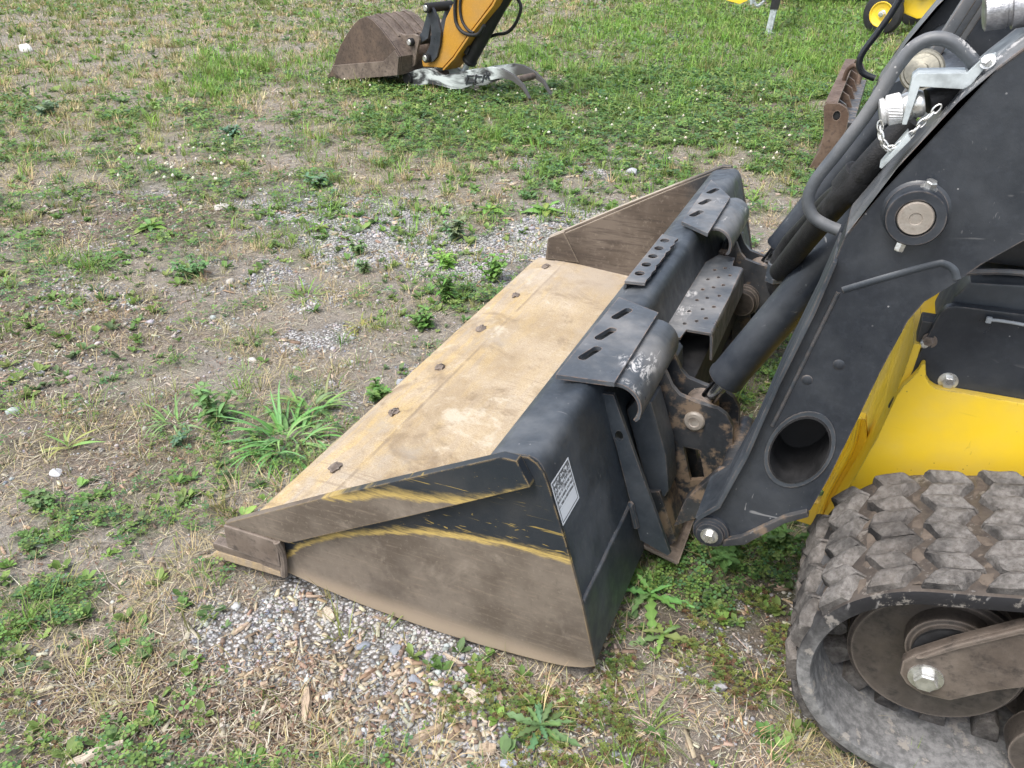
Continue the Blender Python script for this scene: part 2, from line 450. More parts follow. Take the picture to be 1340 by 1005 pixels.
def add_prism(bm, pts, t0, t1, P, holes=()):
    loops = [list(pts)] + [list(h) for h in holes]
    flat = [p for l in loops for p in l]
    tri = tessellate_polygon([[Vector((p[0], p[1], 0)) for p in l] for l in loops]) if holes else None
    A = [bm.verts.new(P(p[0], p[1], t0)) for p in flat]
    B = [bm.verts.new(P(p[0], p[1], t1)) for p in flat]
    if holes:
        for t in tri:
            try:
                bm.faces.new([A[i] for i in t]); bm.faces.new([B[i] for i in reversed(t)])
            except ValueError: pass
    else:
        bm.faces.new(A); bm.faces.new(list(reversed(B)))
    k = 0
    for l in loops:
        n = len(l)
        for i in range(n):
            a, b = k+i, k+(i+1) % n
            bm.faces.new((A[a], A[b], B[b], B[a]))
        k += n
def XZ(u, v, w): return (u, w, v)
def prism(name, pts, t0, t1, mat, parent=None, P=XZ, holes=(), b=.003, smooth=35):
    bm = bmesh.new(); add_prism(bm, pts, t0, t1, P, holes)
    bmesh.ops.recalc_face_normals(bm, faces=bm.faces)
    if not holes: bev(bm, b)
    return finish(name, bm, mat, parent, smooth)
def circ(cx, cy, rx, ry=None, n=24, a0=0):
    ry = ry or rx
    return [(cx + rx*math.cos(a0 + 2*math.pi*i/n), cy + ry*math.sin(a0 + 2*math.pi*i/n)) for i in range(n)]
def slot(cx, cy, l, r, ang, n=6):
    p = []
    for s, o in ((1, -math.pi/2), (-1, math.pi/2)):
        for i in range(n+1):
            a = o + math.pi*i/n
            p.append((s*l/2 + r*math.cos(a), r*math.sin(a)))
    c, s = math.cos(ang), math.sin(ang)
    return [(cx + c*x - s*y, cy + s*x + c*y) for x, y in p]
def add_lathe(bm, p0, axis, prof, seg=28):
    a, u, v = frame(axis); p0 = Vector(p0)
    rings = []
    for (d, r) in prof:
        rings.append([bm.verts.new(p0 + a*d + (u*math.cos(2*math.pi*i/seg) + v*math.sin(2*math.pi*i/seg))*max(r, 1e-5)) for i in range(seg)])
    for A, B in zip(rings, rings[1:]):
        for i in range(seg):
            bm.faces.new((A[i], A[(i+1) % seg], B[(i+1) % seg], B[i]))
    bm.faces.new(list(reversed(rings[0]))); bm.faces.new(rings[-1])
def lathe(name, p0, axis, prof, mat, parent=None, seg=28, smooth=35):
    bm = bmesh.new(); add_lathe(bm, p0, axis, prof, seg); bmesh.ops.recalc_face_normals(bm, faces=bm.faces)
    return finish(name, bm, mat, parent, smooth)
def cyl(name, p0, p1, r, mat, parent=None, seg=24, c=.003):
    p0, p1 = Vector(p0), Vector(p1); L = (p1-p0).length; c = min(c, r*.4, L*.3)
    return lathe(name, p0, p1-p0, [(0, r-c), (c, r), (L-c, r), (L, r-c)], mat, parent, seg)
def crom(pts, n=8):
    P = [Vector(p) for p in pts]; P = [P[0]*2-P[1]] + P + [P[-1]*2-P[-2]]; out = []
    for i in range(1, len(P)-2):
        for k in range(n):
            t = k/n
            out.append(.5*((2*P[i]) + (P[i+1]-P[i-1])*t + (2*P[i-1]-5*P[i]+4*P[i+1]-P[i+2])*t*t + (3*P[i]-P[i-1]-3*P[i+1]+P[i+2])*t**3))
    return out + [P[-2]]
def add_tube(bm, pts, r, seg=14):
    pts = [Vector(p) for p in pts]; rings = []; n = None
    for i, p in enumerate(pts):
        t = (pts[min(i+1, len(pts)-1)] - pts[max(i-1, 0)]).normalized()
        if n is None: n = frame(t)[1]
        n = (n - t*n.dot(t)).normalized(); b = t.cross(n)
        rr = r[i] if isinstance(r, (list, tuple)) else r
        rings.append([bm.verts.new(p + (n*math.cos(2*math.pi*k/seg) + b*math.sin(2*math.pi*k/seg))*rr) for k in range(seg)])
    for A, B in zip(rings, rings[1:]):
        for k in range(seg): bm.faces.new((A[k], A[(k+1) % seg], B[(k+1) % seg], B[k]))
    bm.faces.new(list(reversed(rings[0]))); bm.faces.new(rings[-1])
def tube(name, pts, r, mat, parent=None, seg=14, n=8):
    bm = bmesh.new(); add_tube(bm, crom(pts, n) if n > 1 else pts, r, seg)
    bmesh.ops.recalc_face_normals(bm, faces=bm.faces)
    return finish(name, bm, mat, parent, 40)
def sheet(name, path, t, y0, y1, mat, parent=None, b=.002, P=XZ):
    """a bent plate: 2D path given thickness t, extruded between y0 and y1"""
    n = len(path); off = []
    for i in range(n):
        d = Vector(path[min(i+1, n-1)]) - Vector(path[max(i-1, 0)])
        d = Vector((d[0], d[1])).normalized(); off.append((path[i][0] - d.y*t, path[i][1] + d.x*t))
    return prism(name, list(path) + list(reversed(off)), y0, y1, mat, parent, P, (), b)
def hexbolt(name, p, axis, r, mat, parent, h=None, washer=True):
    h = h or r*.8
    bm = bmesh.new(); a, u, v = frame(axis); p = Vector(p)
    if washer: add_lathe(bm, p, a, [(0, r*1.45), (r*.18, r*1.45), (r*.2, r*1.4)], 20)
    add_lathe(bm, p + a*(r*.2 if washer else 0), a, [(0, r), (h*.85, r), (h, r*.86)], 6)
    bmesh.ops.recalc_face_normals(bm, faces=bm.faces)
    return finish(name, bm, mat, parent, 30)
# ------------------------------------------------------------------ ground: what grows or lies where (metres on the ground)
PATCHES = '''0.38,-0.45,0.16,0.07,-0.05,0.10,B,1.0;0.55,-0.48,0.16,0.07,-0.05,0.10,G,0.7;0.50,-0.30,0.22,0.10,-0.05,0.10,G,0.95;0.80,-0.22,0.16,0.07,-0.03,0.08,G,0.8;0.22,-0.40,0.18,0.08,-0.05,0.09,B,0.9;0.52,-0.13,0.37,0.15,-0.14,0.23,G,1.0;0.76,-0.28,0.23,0.10,-0.05,0.09,G,0.7;0.22,-0.15,0.15,0.06,-0.09,0.12,G,0.8;-0.36,2.27,0.50,0.20,-0.19,0.39,G,0.9;-0.83,2.32,0.45,0.18,-0.24,0.41,G,0.9;-0.12,2.94,0.35,0.14,-0.10,0.27,G,0.7;-1.39,2.66,0.58,0.23,-0.29,0.43,G,0.6;-1.40,1.43,0.66,0.27,-0.46,0.51,G,0.45;-0.61,1.31,0.18,0.07,-0.13,0.19,G,0.6;-0.45,0.31,0.29,0.12,-0.18,0.19,G,0.35;-1.23,0.50,0.31,0.13,-0.34,0.29,G,0.3;-2.76,2.27,0.56,0.22,-0.27,0.26,G,0.4;-2.00,2.75,0.35,0.14,-0.26,0.33,G,0.5;-0.22,4.11,0.33,0.13,-0.12,0.37,G,0.5;-0.01,1.13,0.16,0.06,-0.10,0.18,G,0.5;-0.13,-0.43,0.10,0.04,-0.05,0.04,G,0.5;0.96,-0.20,0.28,0.12,-0.03,0.06,G,0.4;1.13,0.08,0.09,0.04,-0.03,0.10,W,0.8;0.64,-0.25,0.27,0.11,-0.06,0.10,W,0.4;-1.09,3.56,0.56,0.22,-0.42,0.85,D,1.0;-1.76,3.51,0.39,0.15,-0.43,0.69,D,0.7;-3.45,4.92,0.77,0.29,-1.09,1.46,D,0.7;-8.49,7.35,2.41,0.85,-4.34,3.98,D,0.8;-7.52,9.47,2.02,0.69,-1.99,2.48,D,0.7;-2.85,3.41,0.52,0.20,-0.60,0.72,D,0.5;-5.25,3.89,0.76,0.29,-1.13,0.95,D,0.5;-2.41,2.10,0.66,0.26,-0.32,0.32,B,0.6;-1.56,0.92,0.42,0.17,-0.37,0.33,B,0.6;-0.83,0.34,0.33,0.14,-0.27,0.24,B,0.5;0.24,-0.38,0.24,0.10,-0.11,0.12,B,0.8;0.02,-0.56,0.17,0.07,-0.09,0.08,B,0.8;-0.18,0.94,0.15,0.06,-0.12,0.19,D,0.5;-0.76,1.59,0.19,0.08,-0.15,0.22,D,0.5;-0.59,3.66,0.37,0.14,-0.20,0.50,D,0.5;0.43,4.47,0.29,0.11,-0.16,0.81,D,0.6;0.84,3.70,0.25,0.10,-0.13,0.94,D,0.3;-1.65,4.95,1.05,0.40,-0.64,1.33,C,1.0;-0.52,5.09,1.11,0.43,-0.40,1.30,C,0.9;0.45,4.94,0.61,0.24,-0.16,0.93,C,0.6;-1.01,9.98,1.83,0.64,-1.08,4.80,C,0.8;-3.48,10.85,2.13,0.73,-1.49,3.72,C,0.5;0.41,6.75,0.77,0.29,-0.33,2.30,C,0.7;-2.64,6.00,0.69,0.26,-0.42,0.78,C,0.9;-2.69,2.84,0.42,0.17,-0.23,0.26,C,0.6;-3.75,2.62,0.39,0.15,-0.42,0.36,C,0.5;-0.03,1.80,0.22,0.09,-0.17,0.38,C,0.9;-0.13,1.36,0.17,0.07,-0.13,0.24,C,0.6;-1.57,1.56,0.24,0.10,-0.25,0.27,C,0.7;-2.03,1.49,0.18,0.07,-0.21,0.19,C,0.5;-1.03,1.39,0.25,0.10,-0.16,0.20,C,0.4;-0.26,-0.28,0.19,0.08,-0.12,0.10,C,1.0;-0.50,-0.07,0.20,0.08,-0.11,0.10,C,0.8;-0.15,-0.46,0.11,0.05,-0.09,0.08,C,0.9;-0.41,0.12,0.18,0.08,-0.11,0.11,C,0.7;0.10,-0.39,0.09,0.04,-0.08,0.08,C,0.6;-0.09,0.01,0.11,0.05,-0.08,0.09,C,0.5;-1.05,0.58,0.28,0.12,-0.27,0.25,C,0.3;1.13,0.39,0.18,0.07,-0.04,0.16,C,0.9;1.28,0.21,0.14,0.06,-0.04,0.23,S,0.9;1.29,0.58,0.17,0.07,-0.03,0.18,C,0.9;0.81,-0.10,0.15,0.06,-0.04,0.09,S,0.8;1.23,-0.04,0.23,0.10,-0.02,0.11,S,0.7;1.03,-0.13,0.17,0.07,-0.03,0.08,S,0.5;-0.04,-0.58,0.09,0.04,-0.08,0.06,S,0.6;0.90,3.02,0.22,0.09,-0.11,0.72,C,0.6;1.15,1.60,0.21,0.09,-0.07,0.49,C,0.9;-5.38,6.34,0.45,0.16,-1.03,1.21,L,1.0;-4.43,6.80,0.41,0.15,-0.79,1.14,L,0.4;-0.28,8.60,0.87,0.32,-0.22,1.20,L,0.9;-0.49,6.41,0.52,0.19,-0.23,0.88,L,0.7;-2.50,8.40,0.51,0.18,-0.46,1.14,L,0.5;-0.20,10.27,0.91,0.32,-0.28,1.82,L,0.6;0.84,8.72,0.46,0.17,-0.17,2.20,L,0.7;-2.42,11.21,1.26,0.43,-0.70,2.27,L,0.4;-2.08,1.52,0.14,0.06,-0.15,0.14,L,0.6;-0.88,1.41,0.14,0.06,-0.10,0.13,L,0.4;-1.71,13.06,1.85,0.61,-0.51,2.27,L,0.5;0.48,12.20,0.81,0.28,-0.33,4.00,L,0.6;-1.57,10.59,0.59,0.20,-0.24,0.95,G,0.6;-0.53,7.46,0.43,0.16,-0.12,0.53,G,0.5;-0.60,3.96,0.29,0.11,-0.07,0.18,G,0.5;-1.25,7.44,0.45,0.16,-0.17,0.54,B,0.5;-1.15,6.16,0.52,0.20,-0.14,0.41,B,0.5;0.15,6.65,0.51,0.19,-0.09,0.50,B,0.5'''
BL = [(*[float(t) for t in l.split(',')[:6]], l.split(',')[6], float(l.split(',')[7])) for l in PATCHES.split(';')]
def hsh(ix, iy, s):
    h = (ix*374761393 + iy*668265263 + s*982451653) & 0xFFFFFFFF
    h = ((h ^ (h >> 13))*1274126177) & 0xFFFFFFFF
    return ((h ^ (h >> 16)) & 0xFFFF)/65535.0
def vn(x, y, s=0):
    x = np.asarray(x, float); y = np.asarray(y, float)
    xi = np.floor(x).astype(np.int64); yi = np.floor(y).astype(np.int64)
    fx, fy = x-xi, y-yi
    fx = fx*fx*(3-2*fx); fy = fy*fy*(3-2*fy)
    return (hsh(xi, yi, s)*(1-fx) + hsh(xi+1, yi, s)*fx)*(1-fy) + (hsh(xi, yi+1, s)*(1-fx) + hsh(xi+1, yi+1, s)*fx)*fy
def fbm(x, y, f, s=0, o=4):
    a, t, n = 1.0, 0, 0
    for k in range(o):
        t = t + a*vn(x*f + 17.3*k, y*f - 9.1*k, s+k); n += a; a *= .55; f *= 2.03
    return t/n
def sst(v, lo, hi):
    t = np.clip((v-lo)/(hi-lo), 0, 1); return t*t*(3-2*t)
def gz(x, y):
    far = np.clip(np.hypot(x-1.3, y+1.2)/8, .25, 1.6)
    return (fbm(x, y, 1.1, 50, 4) - .55)*.05*far + (fbm(x, y, 9, 60, 3) - .55)*.014 - .004
def fields(x, y):
    x = np.asarray(x, float); y = np.asarray(y, float)
    wx = x + (fbm(x, y, 2.2, 3) - .5)*.5; wy = y + (fbm(x, y, 2.2, 9) - .5)*.5
    F = {k: np.zeros_like(x) for k in 'GDCLBWS'}
    for (cx, cy, ax, ay, bx, by, k, s) in BL:
        det = ax*by - ay*bx
        dx, dy = wx-cx, wy-cy
        u = (dx*by - dy*bx)/det; v = (-dx*ay + dy*ax)/det
        F[k] = np.maximum(F[k], s*sst(np.sqrt(u*u + v*v), 1.35, .55))
    d = np.hypot(x-1.3, y+1.2)
    n1, n2, n3, n4 = fbm(x, y, 2.2, 21), fbm(x, y, 2.6, 31), fbm(x, y, .9, 41), fbm(x, y, 6.0, 71)
    f1, f2 = fbm(x, y, 8, 141, 3), fbm(x, y, 7, 151, 3)
    right = sst(x + y*.12, -2.8, .2)
    far = sst(d, 4, 6.5)
    C = .43 + .05*far + .46*right*far
    m = n1*.55 + f1*.45
    dryp = sst(F['D'], .55, .95); C = C*(1 - .75*dryp)
    F['C'] = np.clip(np.maximum(F['C']*1.05*(1 - .5*dryp), C)*sst(m + (np.maximum(F['C'], C) - .4)*.22, .48, .60)*1.2, 0, 1)
    F['C'] *= (1 - .85*np.clip(F['G']*1.3, 0, 1)*(1-far))*(1 - .85*np.clip(F['B'], 0, 1)*(1-far))
    F['D'] = np.clip((np.maximum(F['D'], .60 - .30*right))*sst(n2*.6 + f2*.4, .38, .58)*1.3, 0, 1)
    F['G'] = np.clip(np.maximum(F['G']*1.05, .34*(1-far))*sst(n4*.5 + n3*.2 + f2*.3 + F['G']*.22, .48, .72)*1.2, 0, 1)
    F['L'] = np.clip(F['L']*sst(n2*.4 + n4*.6, .34, .56)*1.2 + .75*sst(n3*.45 + f1*.55, .54, .66)*sst(d, 2.0, 6)*(.45 + .55*right)*(1 - .7*dryp), 0, 1)
    F['S'] = np.clip(F['S']*sst(n4, .36, .56)*1.3, 0, 1)
    return F
RUN = np.array([0.0])
def inside_machine(x, y):
    return ((x > .01) & (x < 1.0) & (y > .0) & (y < 2.2))
def make_ground():
    c = np.array([1.337, -1.168])
    nr, na = 430, 520
    r = .25*np.exp(np.linspace(0, math.log(2400/.25), nr))
    t = np.linspace(-1, 1, na+1)[:-1]
    ang = YAW + (t*.30 + (np.abs(t)**3)*np.sign(t)*.70)*math.pi      # dense rows where the yard is seen
    X = c[0] + r[:, None]*np.sin(ang)[None, :]; Y = c[1] + r[:, None]*np.cos(ang)[None, :]
    x, y = X.ravel(), Y.ravel()
    d = np.hypot(x-c[0], y-c[1])
    z = np.where(d < 60, gz(x, y), 0) - .02*sst(d, 30, 60)
    V = np.column_stack([x, y, z]); V = np.vstack([V, [c[0], c[1], float(gz(*[np.array([q]) for q in c])[0])]])
    i = np.arange(nr-1)[:, None]*na; j = np.arange(na)[None, :]; j2 = (j+1) % na
    Q = np.stack([i+j, i+na+j, i+na+j2, i+j2], -1).reshape(-1, 4)[:, ::-1]
    me = bpy.data.meshes.new('ground')
    ci = len(V)-1
    T = np.stack([np.full(na, ci), np.arange(na), (np.arange(na)+1) % na], -1)[:, ::-1]
    nq, nt = len(Q), len(T)
    me.vertices.add(len(V)); me.vertices.foreach_set('co', V.ravel())
    me.loops.add(nq*4 + nt*3); me.loops.foreach_set('vertex_index', np.concatenate([Q.ravel(), T.ravel()]))
    me.polygons.add(nq + nt)
    me.polygons.foreach_set('loop_start', np.concatenate([np.arange(nq)*4, nq*4 + np.arange(nt)*3]))
    me.update(calc_edges=True)
    F = fields(V[:, 0], V[:, 1])
    for nm, (a, b, cc) in (('cover', ('G', 'C', 'D')), ('cover2', ('L', 'B', 'S'))):
        at = me.attributes.new(nm, 'FLOAT_VECTOR', 'POINT')
        at.data.foreach_set('vector', np.column_stack([F[a], F[b], F[cc]]).astype(np.float32).ravel())
    n = NT('yard_soil_gravel_and_thatch')
    g, cl, dr = n.xyz(n.attr('cover')[1]); lu, br, sd = n.xyz(n.attr('cover2')[1])
    a, b, f = n.noise(2.4, 6, .65), n.noise(24, 6, .75), n.noise(130, 4, .75)
    soil = n.mix(n.ramp(b, .36, .66), (.135, .122, .108), (.31, .285, .255))
    soil = n.mix(n.ramp(f, .50, .72, 0, .7), soil, (.45, .425, .385))
    th = n.noise(1, 4, .7, n.scale(n.pos, (55, 220, 60)), 2.2); th2 = n.noise(1, 4, .7, n.scale(n.pos, (230, 50, 60)), 2.2)
    thatch = n.mix(n.ramp(n.mt('MAXIMUM', th, th2), .48, .66), (.135, .115, .092), (.46, .405, .325))
    col = n.mix(n.mt('ADD', n.mt('MULTIPLY', dr, .9), n.ramp(a, .36, .62, .25, .75), clamp=True), soil, thatch)
    col = n.mix(n.mt('MULTIPLY', br, n.ramp(b, .4, .6, 0, .6)), col, (.13, .075, .05))
    col = n.mix(n.mt('MULTIPLY', n.mt('MAXIMUM', br, sd), n.ramp(b, .3, .6, .35, .8)), col, (.080, .060, .046))
    vc = n.voro(105, 'F1', 'Color'); vd = n.voro(105, 'F1', 'Distance')
    vx = n.xyz(vc)[0]
    peb = n.mix(n.ramp(vx, .10, .90), (.21, .215, .225), (.54, .535, .525))
    peb = n.mix(n.ramp(n.xyz(vc)[1], .75, .8), peb, (.62, .60, .58))
    peb = n.mix(n.ramp(vd, .35, .62, 0, .85), peb, (.10, .085, .07))
    gm = n.ramp(n.mt('ADD', g, n.mt('MULTIPLY', n.mt('SUBTRACT', b, .5), 1.3)), .06, .60)
    col = n.mix(gm, col, peb)
    gw = n.mt('ADD', n.mt('MULTIPLY', cl, .75), n.mt('MULTIPLY', lu, .8), clamp=True)
    green = n.mix(n.ramp(b, .35, .65), (.045, .070, .026), (.13, .17, .06))
    col = n.mix(n.mt('MULTIPLY', gw, n.ramp(n.noise(60, 4, .7), .36, .58)), col, green)
    h = n.mt('ADD', n.mt('MULTIPLY', n.mt('SUBTRACT', 1, vd), n.mt('MULTIPLY', gm, 1.2)), n.mt('MULTIPLY', f, .8))
    n.out(col, .92, 0, n.bump(h, .7, .008, n.bump(b, .5, .02)), .2)
    me.materials.append(n.m)
    me.shade_smooth()
    o = bpy.data.objects.new('ground', me); link(o)
    tag(o, 'weedy yard of thin dry grass, clover and bare gravel', None, None, 'structure')
make_ground()

# ------------------------------------------------------------------ loose cover that nobody could count
def sample(n, rmin, rmax, p=1.6):
    """points on the ground, thinner with distance (density falls as r^-p)"""
    n = int(n*1.13); q = 2-p
    u = RNG.random(n)
    r = (rmin**q + u*(rmax**q - rmin**q))**(1/q) if abs(q) > 1e-6 else rmin*np.exp(u*math.log(rmax/rmin))
    a = YAW + RNG.random(n)*2.05 - 1.20
    x, y = 1.337 + r*np.sin(a), -1.168 + r*np.cos(a)
    k = ~inside_machine(x, y)
    return x[k], y[k], r[k]
def rotz(a):
    c, s, z, o = np.cos(a), np.sin(a), np.zeros_like(a), np.ones_like(a)
    return np.stack([np.stack([c, -s, z], -1), np.stack([s, c, z], -1), np.stack([z, z, o], -1)], 1)
def rotx(a):
    c, s, z, o = np.cos(a), np.sin(a), np.zeros_like(a), np.ones_like(a)
    return np.stack([np.stack([o, z, z], -1), np.stack([z, c, -s], -1), np.stack([z, s, c], -1)], 1)
TRIS = {}
class Pile:
    def __init__(self): self.V, self.F, self.C, self.n = [], [], [], 0
    def add(self, tv, tf, R, S, T, col, jit=None):
        tv = np.asarray(tv, float); n = len(T); k = len(tv)
        if n == 0: return
        v = tv[None]*S[:, None, :]
        if jit is not None: v = v*(1 + (RNG.random((n, k, 3))-.5)*jit)
        v = np.einsum('nij,nkj->nki', R, v) + T[:, None, :]
        f = np.asarray(tf)[None] + (np.arange(n)*k)[:, None, None] + self.n
        self.V.append(v.reshape(-1, 3)); self.F.append(f.reshape(-1, 3))
        self.C.append(np.repeat(col, k, 0)); self.n += n*k
    def build(self, name, mat, label, smooth=False):
        TRIS[name] = sum(len(f) for f in self.F)
        V = np.concatenate(self.V); F = np.concatenate(self.F); C = np.concatenate(self.C)
        me = bpy.data.meshes.new(name)
        me.vertices.add(len(V)); me.vertices.foreach_set('co', V.astype(np.float32).ravel())
        me.loops.add(F.size); me.loops.foreach_set('vertex_index', F.astype(np.int32).ravel())
        me.polygons.add(len(F)); me.polygons.foreach_set('loop_start', (np.arange(len(F))*3).astype(np.int32))
        me.update(calc_edges=True)
        at = me.attributes.new('col', 'FLOAT_COLOR', 'POINT')
        at.data.foreach_set('color', np.column_stack([C, np.ones(len(C))]).astype(np.float32).ravel())
        me.materials.append(mat)
        if smooth: me.shade_smooth()
        o = bpy.data.objects.new(name, me); link(o)
        tag(o, label, None, None, 'stuff')
        return o
def pal(cols, n, var=.25):
    cols = np.array(cols); c = cols[RNG.integers(0, len(cols), n)]
    return np.clip(c*(1 + (RNG.random((n, 1))*2-1)*var) * (1 + (RNG.random((n, 3))*2-1)*.08), 0, .95)
def blade_t(bend, seg=2):
    v = []; 
    for i in range(seg):
        t = i/seg; z = t - .25*bend*t*t; yy = bend*t*t; w_ = .5*(1 - .35*t)
        v += [(-w_, yy, z), (w_, yy, z)]
    v.append((0, bend, 1-.25*bend))
    f = []
    for i in range(seg-1): f += [(2*i, 2*i+1, 2*i+3), (2*i, 2*i+3, 2*i+2)]
    f.append((2*seg-2, 2*seg-1, 2*seg))
    return v, f
BT = [blade_t(b) for b in (.15, .4, .75, 1.1)]
GREENS = [(.085, .150, .030), (.115, .185, .040), (.065, .115, .030), (.150, .205, .060)]
LUSH = [(.10, .22, .030), (.14, .28, .045), (.085, .18, .03)]
DRYC = [(.44, .35, .20), (.52, .43, .27), (.35, .27, .16), (.46, .40, .23), (.31, .29, .14)]
STRAWC = [(.42, .35, .26), (.50, .43, .34), (.33, .27, .20), (.24, .19, .14), (.54, .48, .39)]
CLOV = [(.105, .205, .066), (.135, .245, .070), (.175, .275, .075), (.085, .175, .080), (.21, .29, .09)]
SEDUM = [(.19, .24, .06), (.12, .18, .05), (.22, .23, .07), (.15, .085, .05), (.15, .20, .065)]
def blades(P, x, y, r, cols, L0, W0, grow=.25):
    n = len(x)
    if n == 0: return
    g = np.maximum(1, 1 + (r-3)*grow*.35)
    L = L0*(.45 + RNG.random(n)*.9)*np.minimum(g, 1.7); W = W0*(.7 + .6*RNG.random(n))*np.maximum(1, r/3.0)
    R = rotz(RNG.random(n)*6.283) @ rotx(-(RNG.random(n)-.35)*.7)
    T = np.column_stack([x, y, gz(x, y) - .004]); S = np.column_stack([W, L, L])
    col = pal(cols, n)
    which = RNG.integers(0, 4, n)
    for k in range(4):
        m = which == k
        P.add(*BT[k], R[m], S[m], T[m], col[m])
GREENS = [(.165, .232, .058), (.195, .265, .07), (.14, .19, .056), (.23, .27, .09), (.26, .255, .10)]
LUSH = [(.185, .335, .060), (.23, .39, .085), (.155, .275, .058)]
def tufts(P, x, y, r, per, rad, cols, L0, W0, lean=.9):
    """clumps: blades fanning out of a common root"""
    n = len(x)
    if n == 0: return
    m = (per*(.5 + RNG.random(n))).astype(int) + 3
    i = np.repeat(np.arange(n), m); k = len(i)
    a = RNG.random(k)*6.283; q = np.sqrt(RNG.random(k))
    rr = rad*(.5 + RNG.random(n))*np.clip(r/5, 1, 1.8)
    px, py, pr = x[i] + np.cos(a)*q*rr[i], y[i] + np.sin(a)*q*rr[i], r[i]
    size = (.55 + .9*RNG.random(n))[i]
    L = L0*size*(.5 + .7*RNG.random(k))*np.clip(.6 + pr/9, .9, 1.7); W = W0*(.7 + .6*RNG.random(k))*np.maximum(1, pr/3.0)
    R = rotz(a - 1.5708 + RNG.normal(0, .5, k)) @ rotx(-q*lean*(.4 + .8*RNG.random(k)) + .15)
    T = np.column_stack([px, py, gz(px, py) - .004]); S = np.column_stack([W, L, L])
    col = pal(cols, n, .22)[i]*(1 + (RNG.random((k, 1))-.5)*.4)
    which = RNG.integers(0, 4, k)
    for b in range(4):
        mm = which == b
        P.add(*BT[b], R[mm], S[mm], T[mm], np.clip(col[mm], 0, .95))
# green grass
P = Pile()
x, y, r = sample(400000, .7, 30, 1.40); F = fields(x, y); n = fbm(x, y, 14, 80, 2)
p = np.clip(F['L']*.9 + .20*F['C'] + .08 + .26*sst(r, 3.0, 7)*(.7 + .6*sst(x + y*.12, -2.8, .2)) - .2*F['G'] - .5*F['S'], .005, 1)*sst(n, .34, .60)
k = RNG.random(len(x)) < p
lush = (F['L'] > .35) & k
blades(P, x[lush], y[lush], r[lush], LUSH, .075, .0028)
k &= ~lush
blades(P, x[k], y[k], r[k], GREENS, .055, .0022)
x, y, r = sample(24000, .8, 24, 1.30); F = fields(x, y)
p = np.clip(F['L']*.8 + .12*F['C'] + .10 + .12*sst(r, 3, 7) - .05*F['G'] - .4*F['S'], .01, 1)*sst(fbm(x, y, 3, 83, 2), .38, .62)
k = RNG.random(len(x)) < p
tufts(P, x[k], y[k], r[k], 13, .026, GREENS + LUSH, .085, .0026)
P.build('grass', MAT['leaf'], 'thin green grass coming up through the yard')
# dry grass, standing and fallen
P = Pile()
x, y, r = sample(230000, .7, 30, 1.45); F = fields(x, y); n = fbm(x, y, 11, 90, 2)
p = np.clip(F['D']*.9 + .08 - .3*F['G'] - .35*F['C'] - .5*F['L'] - .25*F['S'], .01, 1)*sst(n, .36, .62)
k = RNG.random(len(x)) < p
x, y, r = x[k], y[k], r[k]; n = len(x)
L = .060*(.4 + RNG.random(n))*np.clip(.7 + r/9, 1, 1.7); W = .0018*(.7 + .6*RNG.random(n))*np.maximum(1, r/2.8)
R = rotz(RNG.random(n)*6.283) @ rotx(-(.35 + 1.05*RNG.random(n)))
col = pal(DRYC, n)
wh = RNG.integers(0, 4, n)
for b in range(4):
    m = wh == b
    P.add(*BT[b], R[m], np.column_stack([W, L, L])[m], np.column_stack([x, y, gz(x, y)])[m], col[m])
x, y, r = sample(23000, .8, 24, 1.35); F = fields(x, y)
p = np.clip(F['D']*1.1 + .05 - .35*F['C'] - .5*F['L'] - .3*F['S'] - .2*F['G'], .01, 1)*sst(fbm(x, y, 3.3, 93, 2), .36, .6)
k = RNG.random(len(x)) < p
tufts(P, x[k], y[k], r[k], 14, .028, DRYC, .075, .0019, 1.3)
P.build('dry_grass', MAT['straw'], 'dead yellow grass standing in thin tufts')
P = Pile()
x, y, r = sample(460000, .7, 22, 1.5); F = fields(x, y); n = fbm(x, y, 8, 95, 2)
p = np.clip(.44 + F['D']*.4 + F['B']*.3 + F['W']*.3 - F['S']*.25 - F['G']*.62 - F['C']*.1, .03, 1)*sst(n, .02, .46)
k = RNG.random(len(x)) < p; x, y, r = x[k], y[k], r[k]; n = len(x)
SV = [(-.5, -.5, 0), (.5, -.5, 0), (.35, .5, .10), (-.35, .5, .10)]
R = rotz(RNG.random(n)*6.283) @ rotx((RNG.random(n)-.4)*.5)
ln = RNG.random(n)**3.2
S = np.column_stack([.0016*(.4+RNG.random(n)*1.2)*np.maximum(1, r/2.4), .030*(.28+ln*2.0)*np.maximum(1, r/5), np.full(n, .03)])
P.add(SV, [(0, 1, 2), (0, 2, 3)], R, S, np.column_stack([x, y, gz(x, y) + .002 + .007*RNG.random(n)]), pal(STRAWC + [(.30, .24, .18), (.18, .145, .115), (.56, .51, .44), (.42, .38, .32), (.38, .34, .29), (.22, .19, .155)], n, .3))
P.build('straw_litter', MAT['straw'], 'broken straw and dead stems lying on the soil')
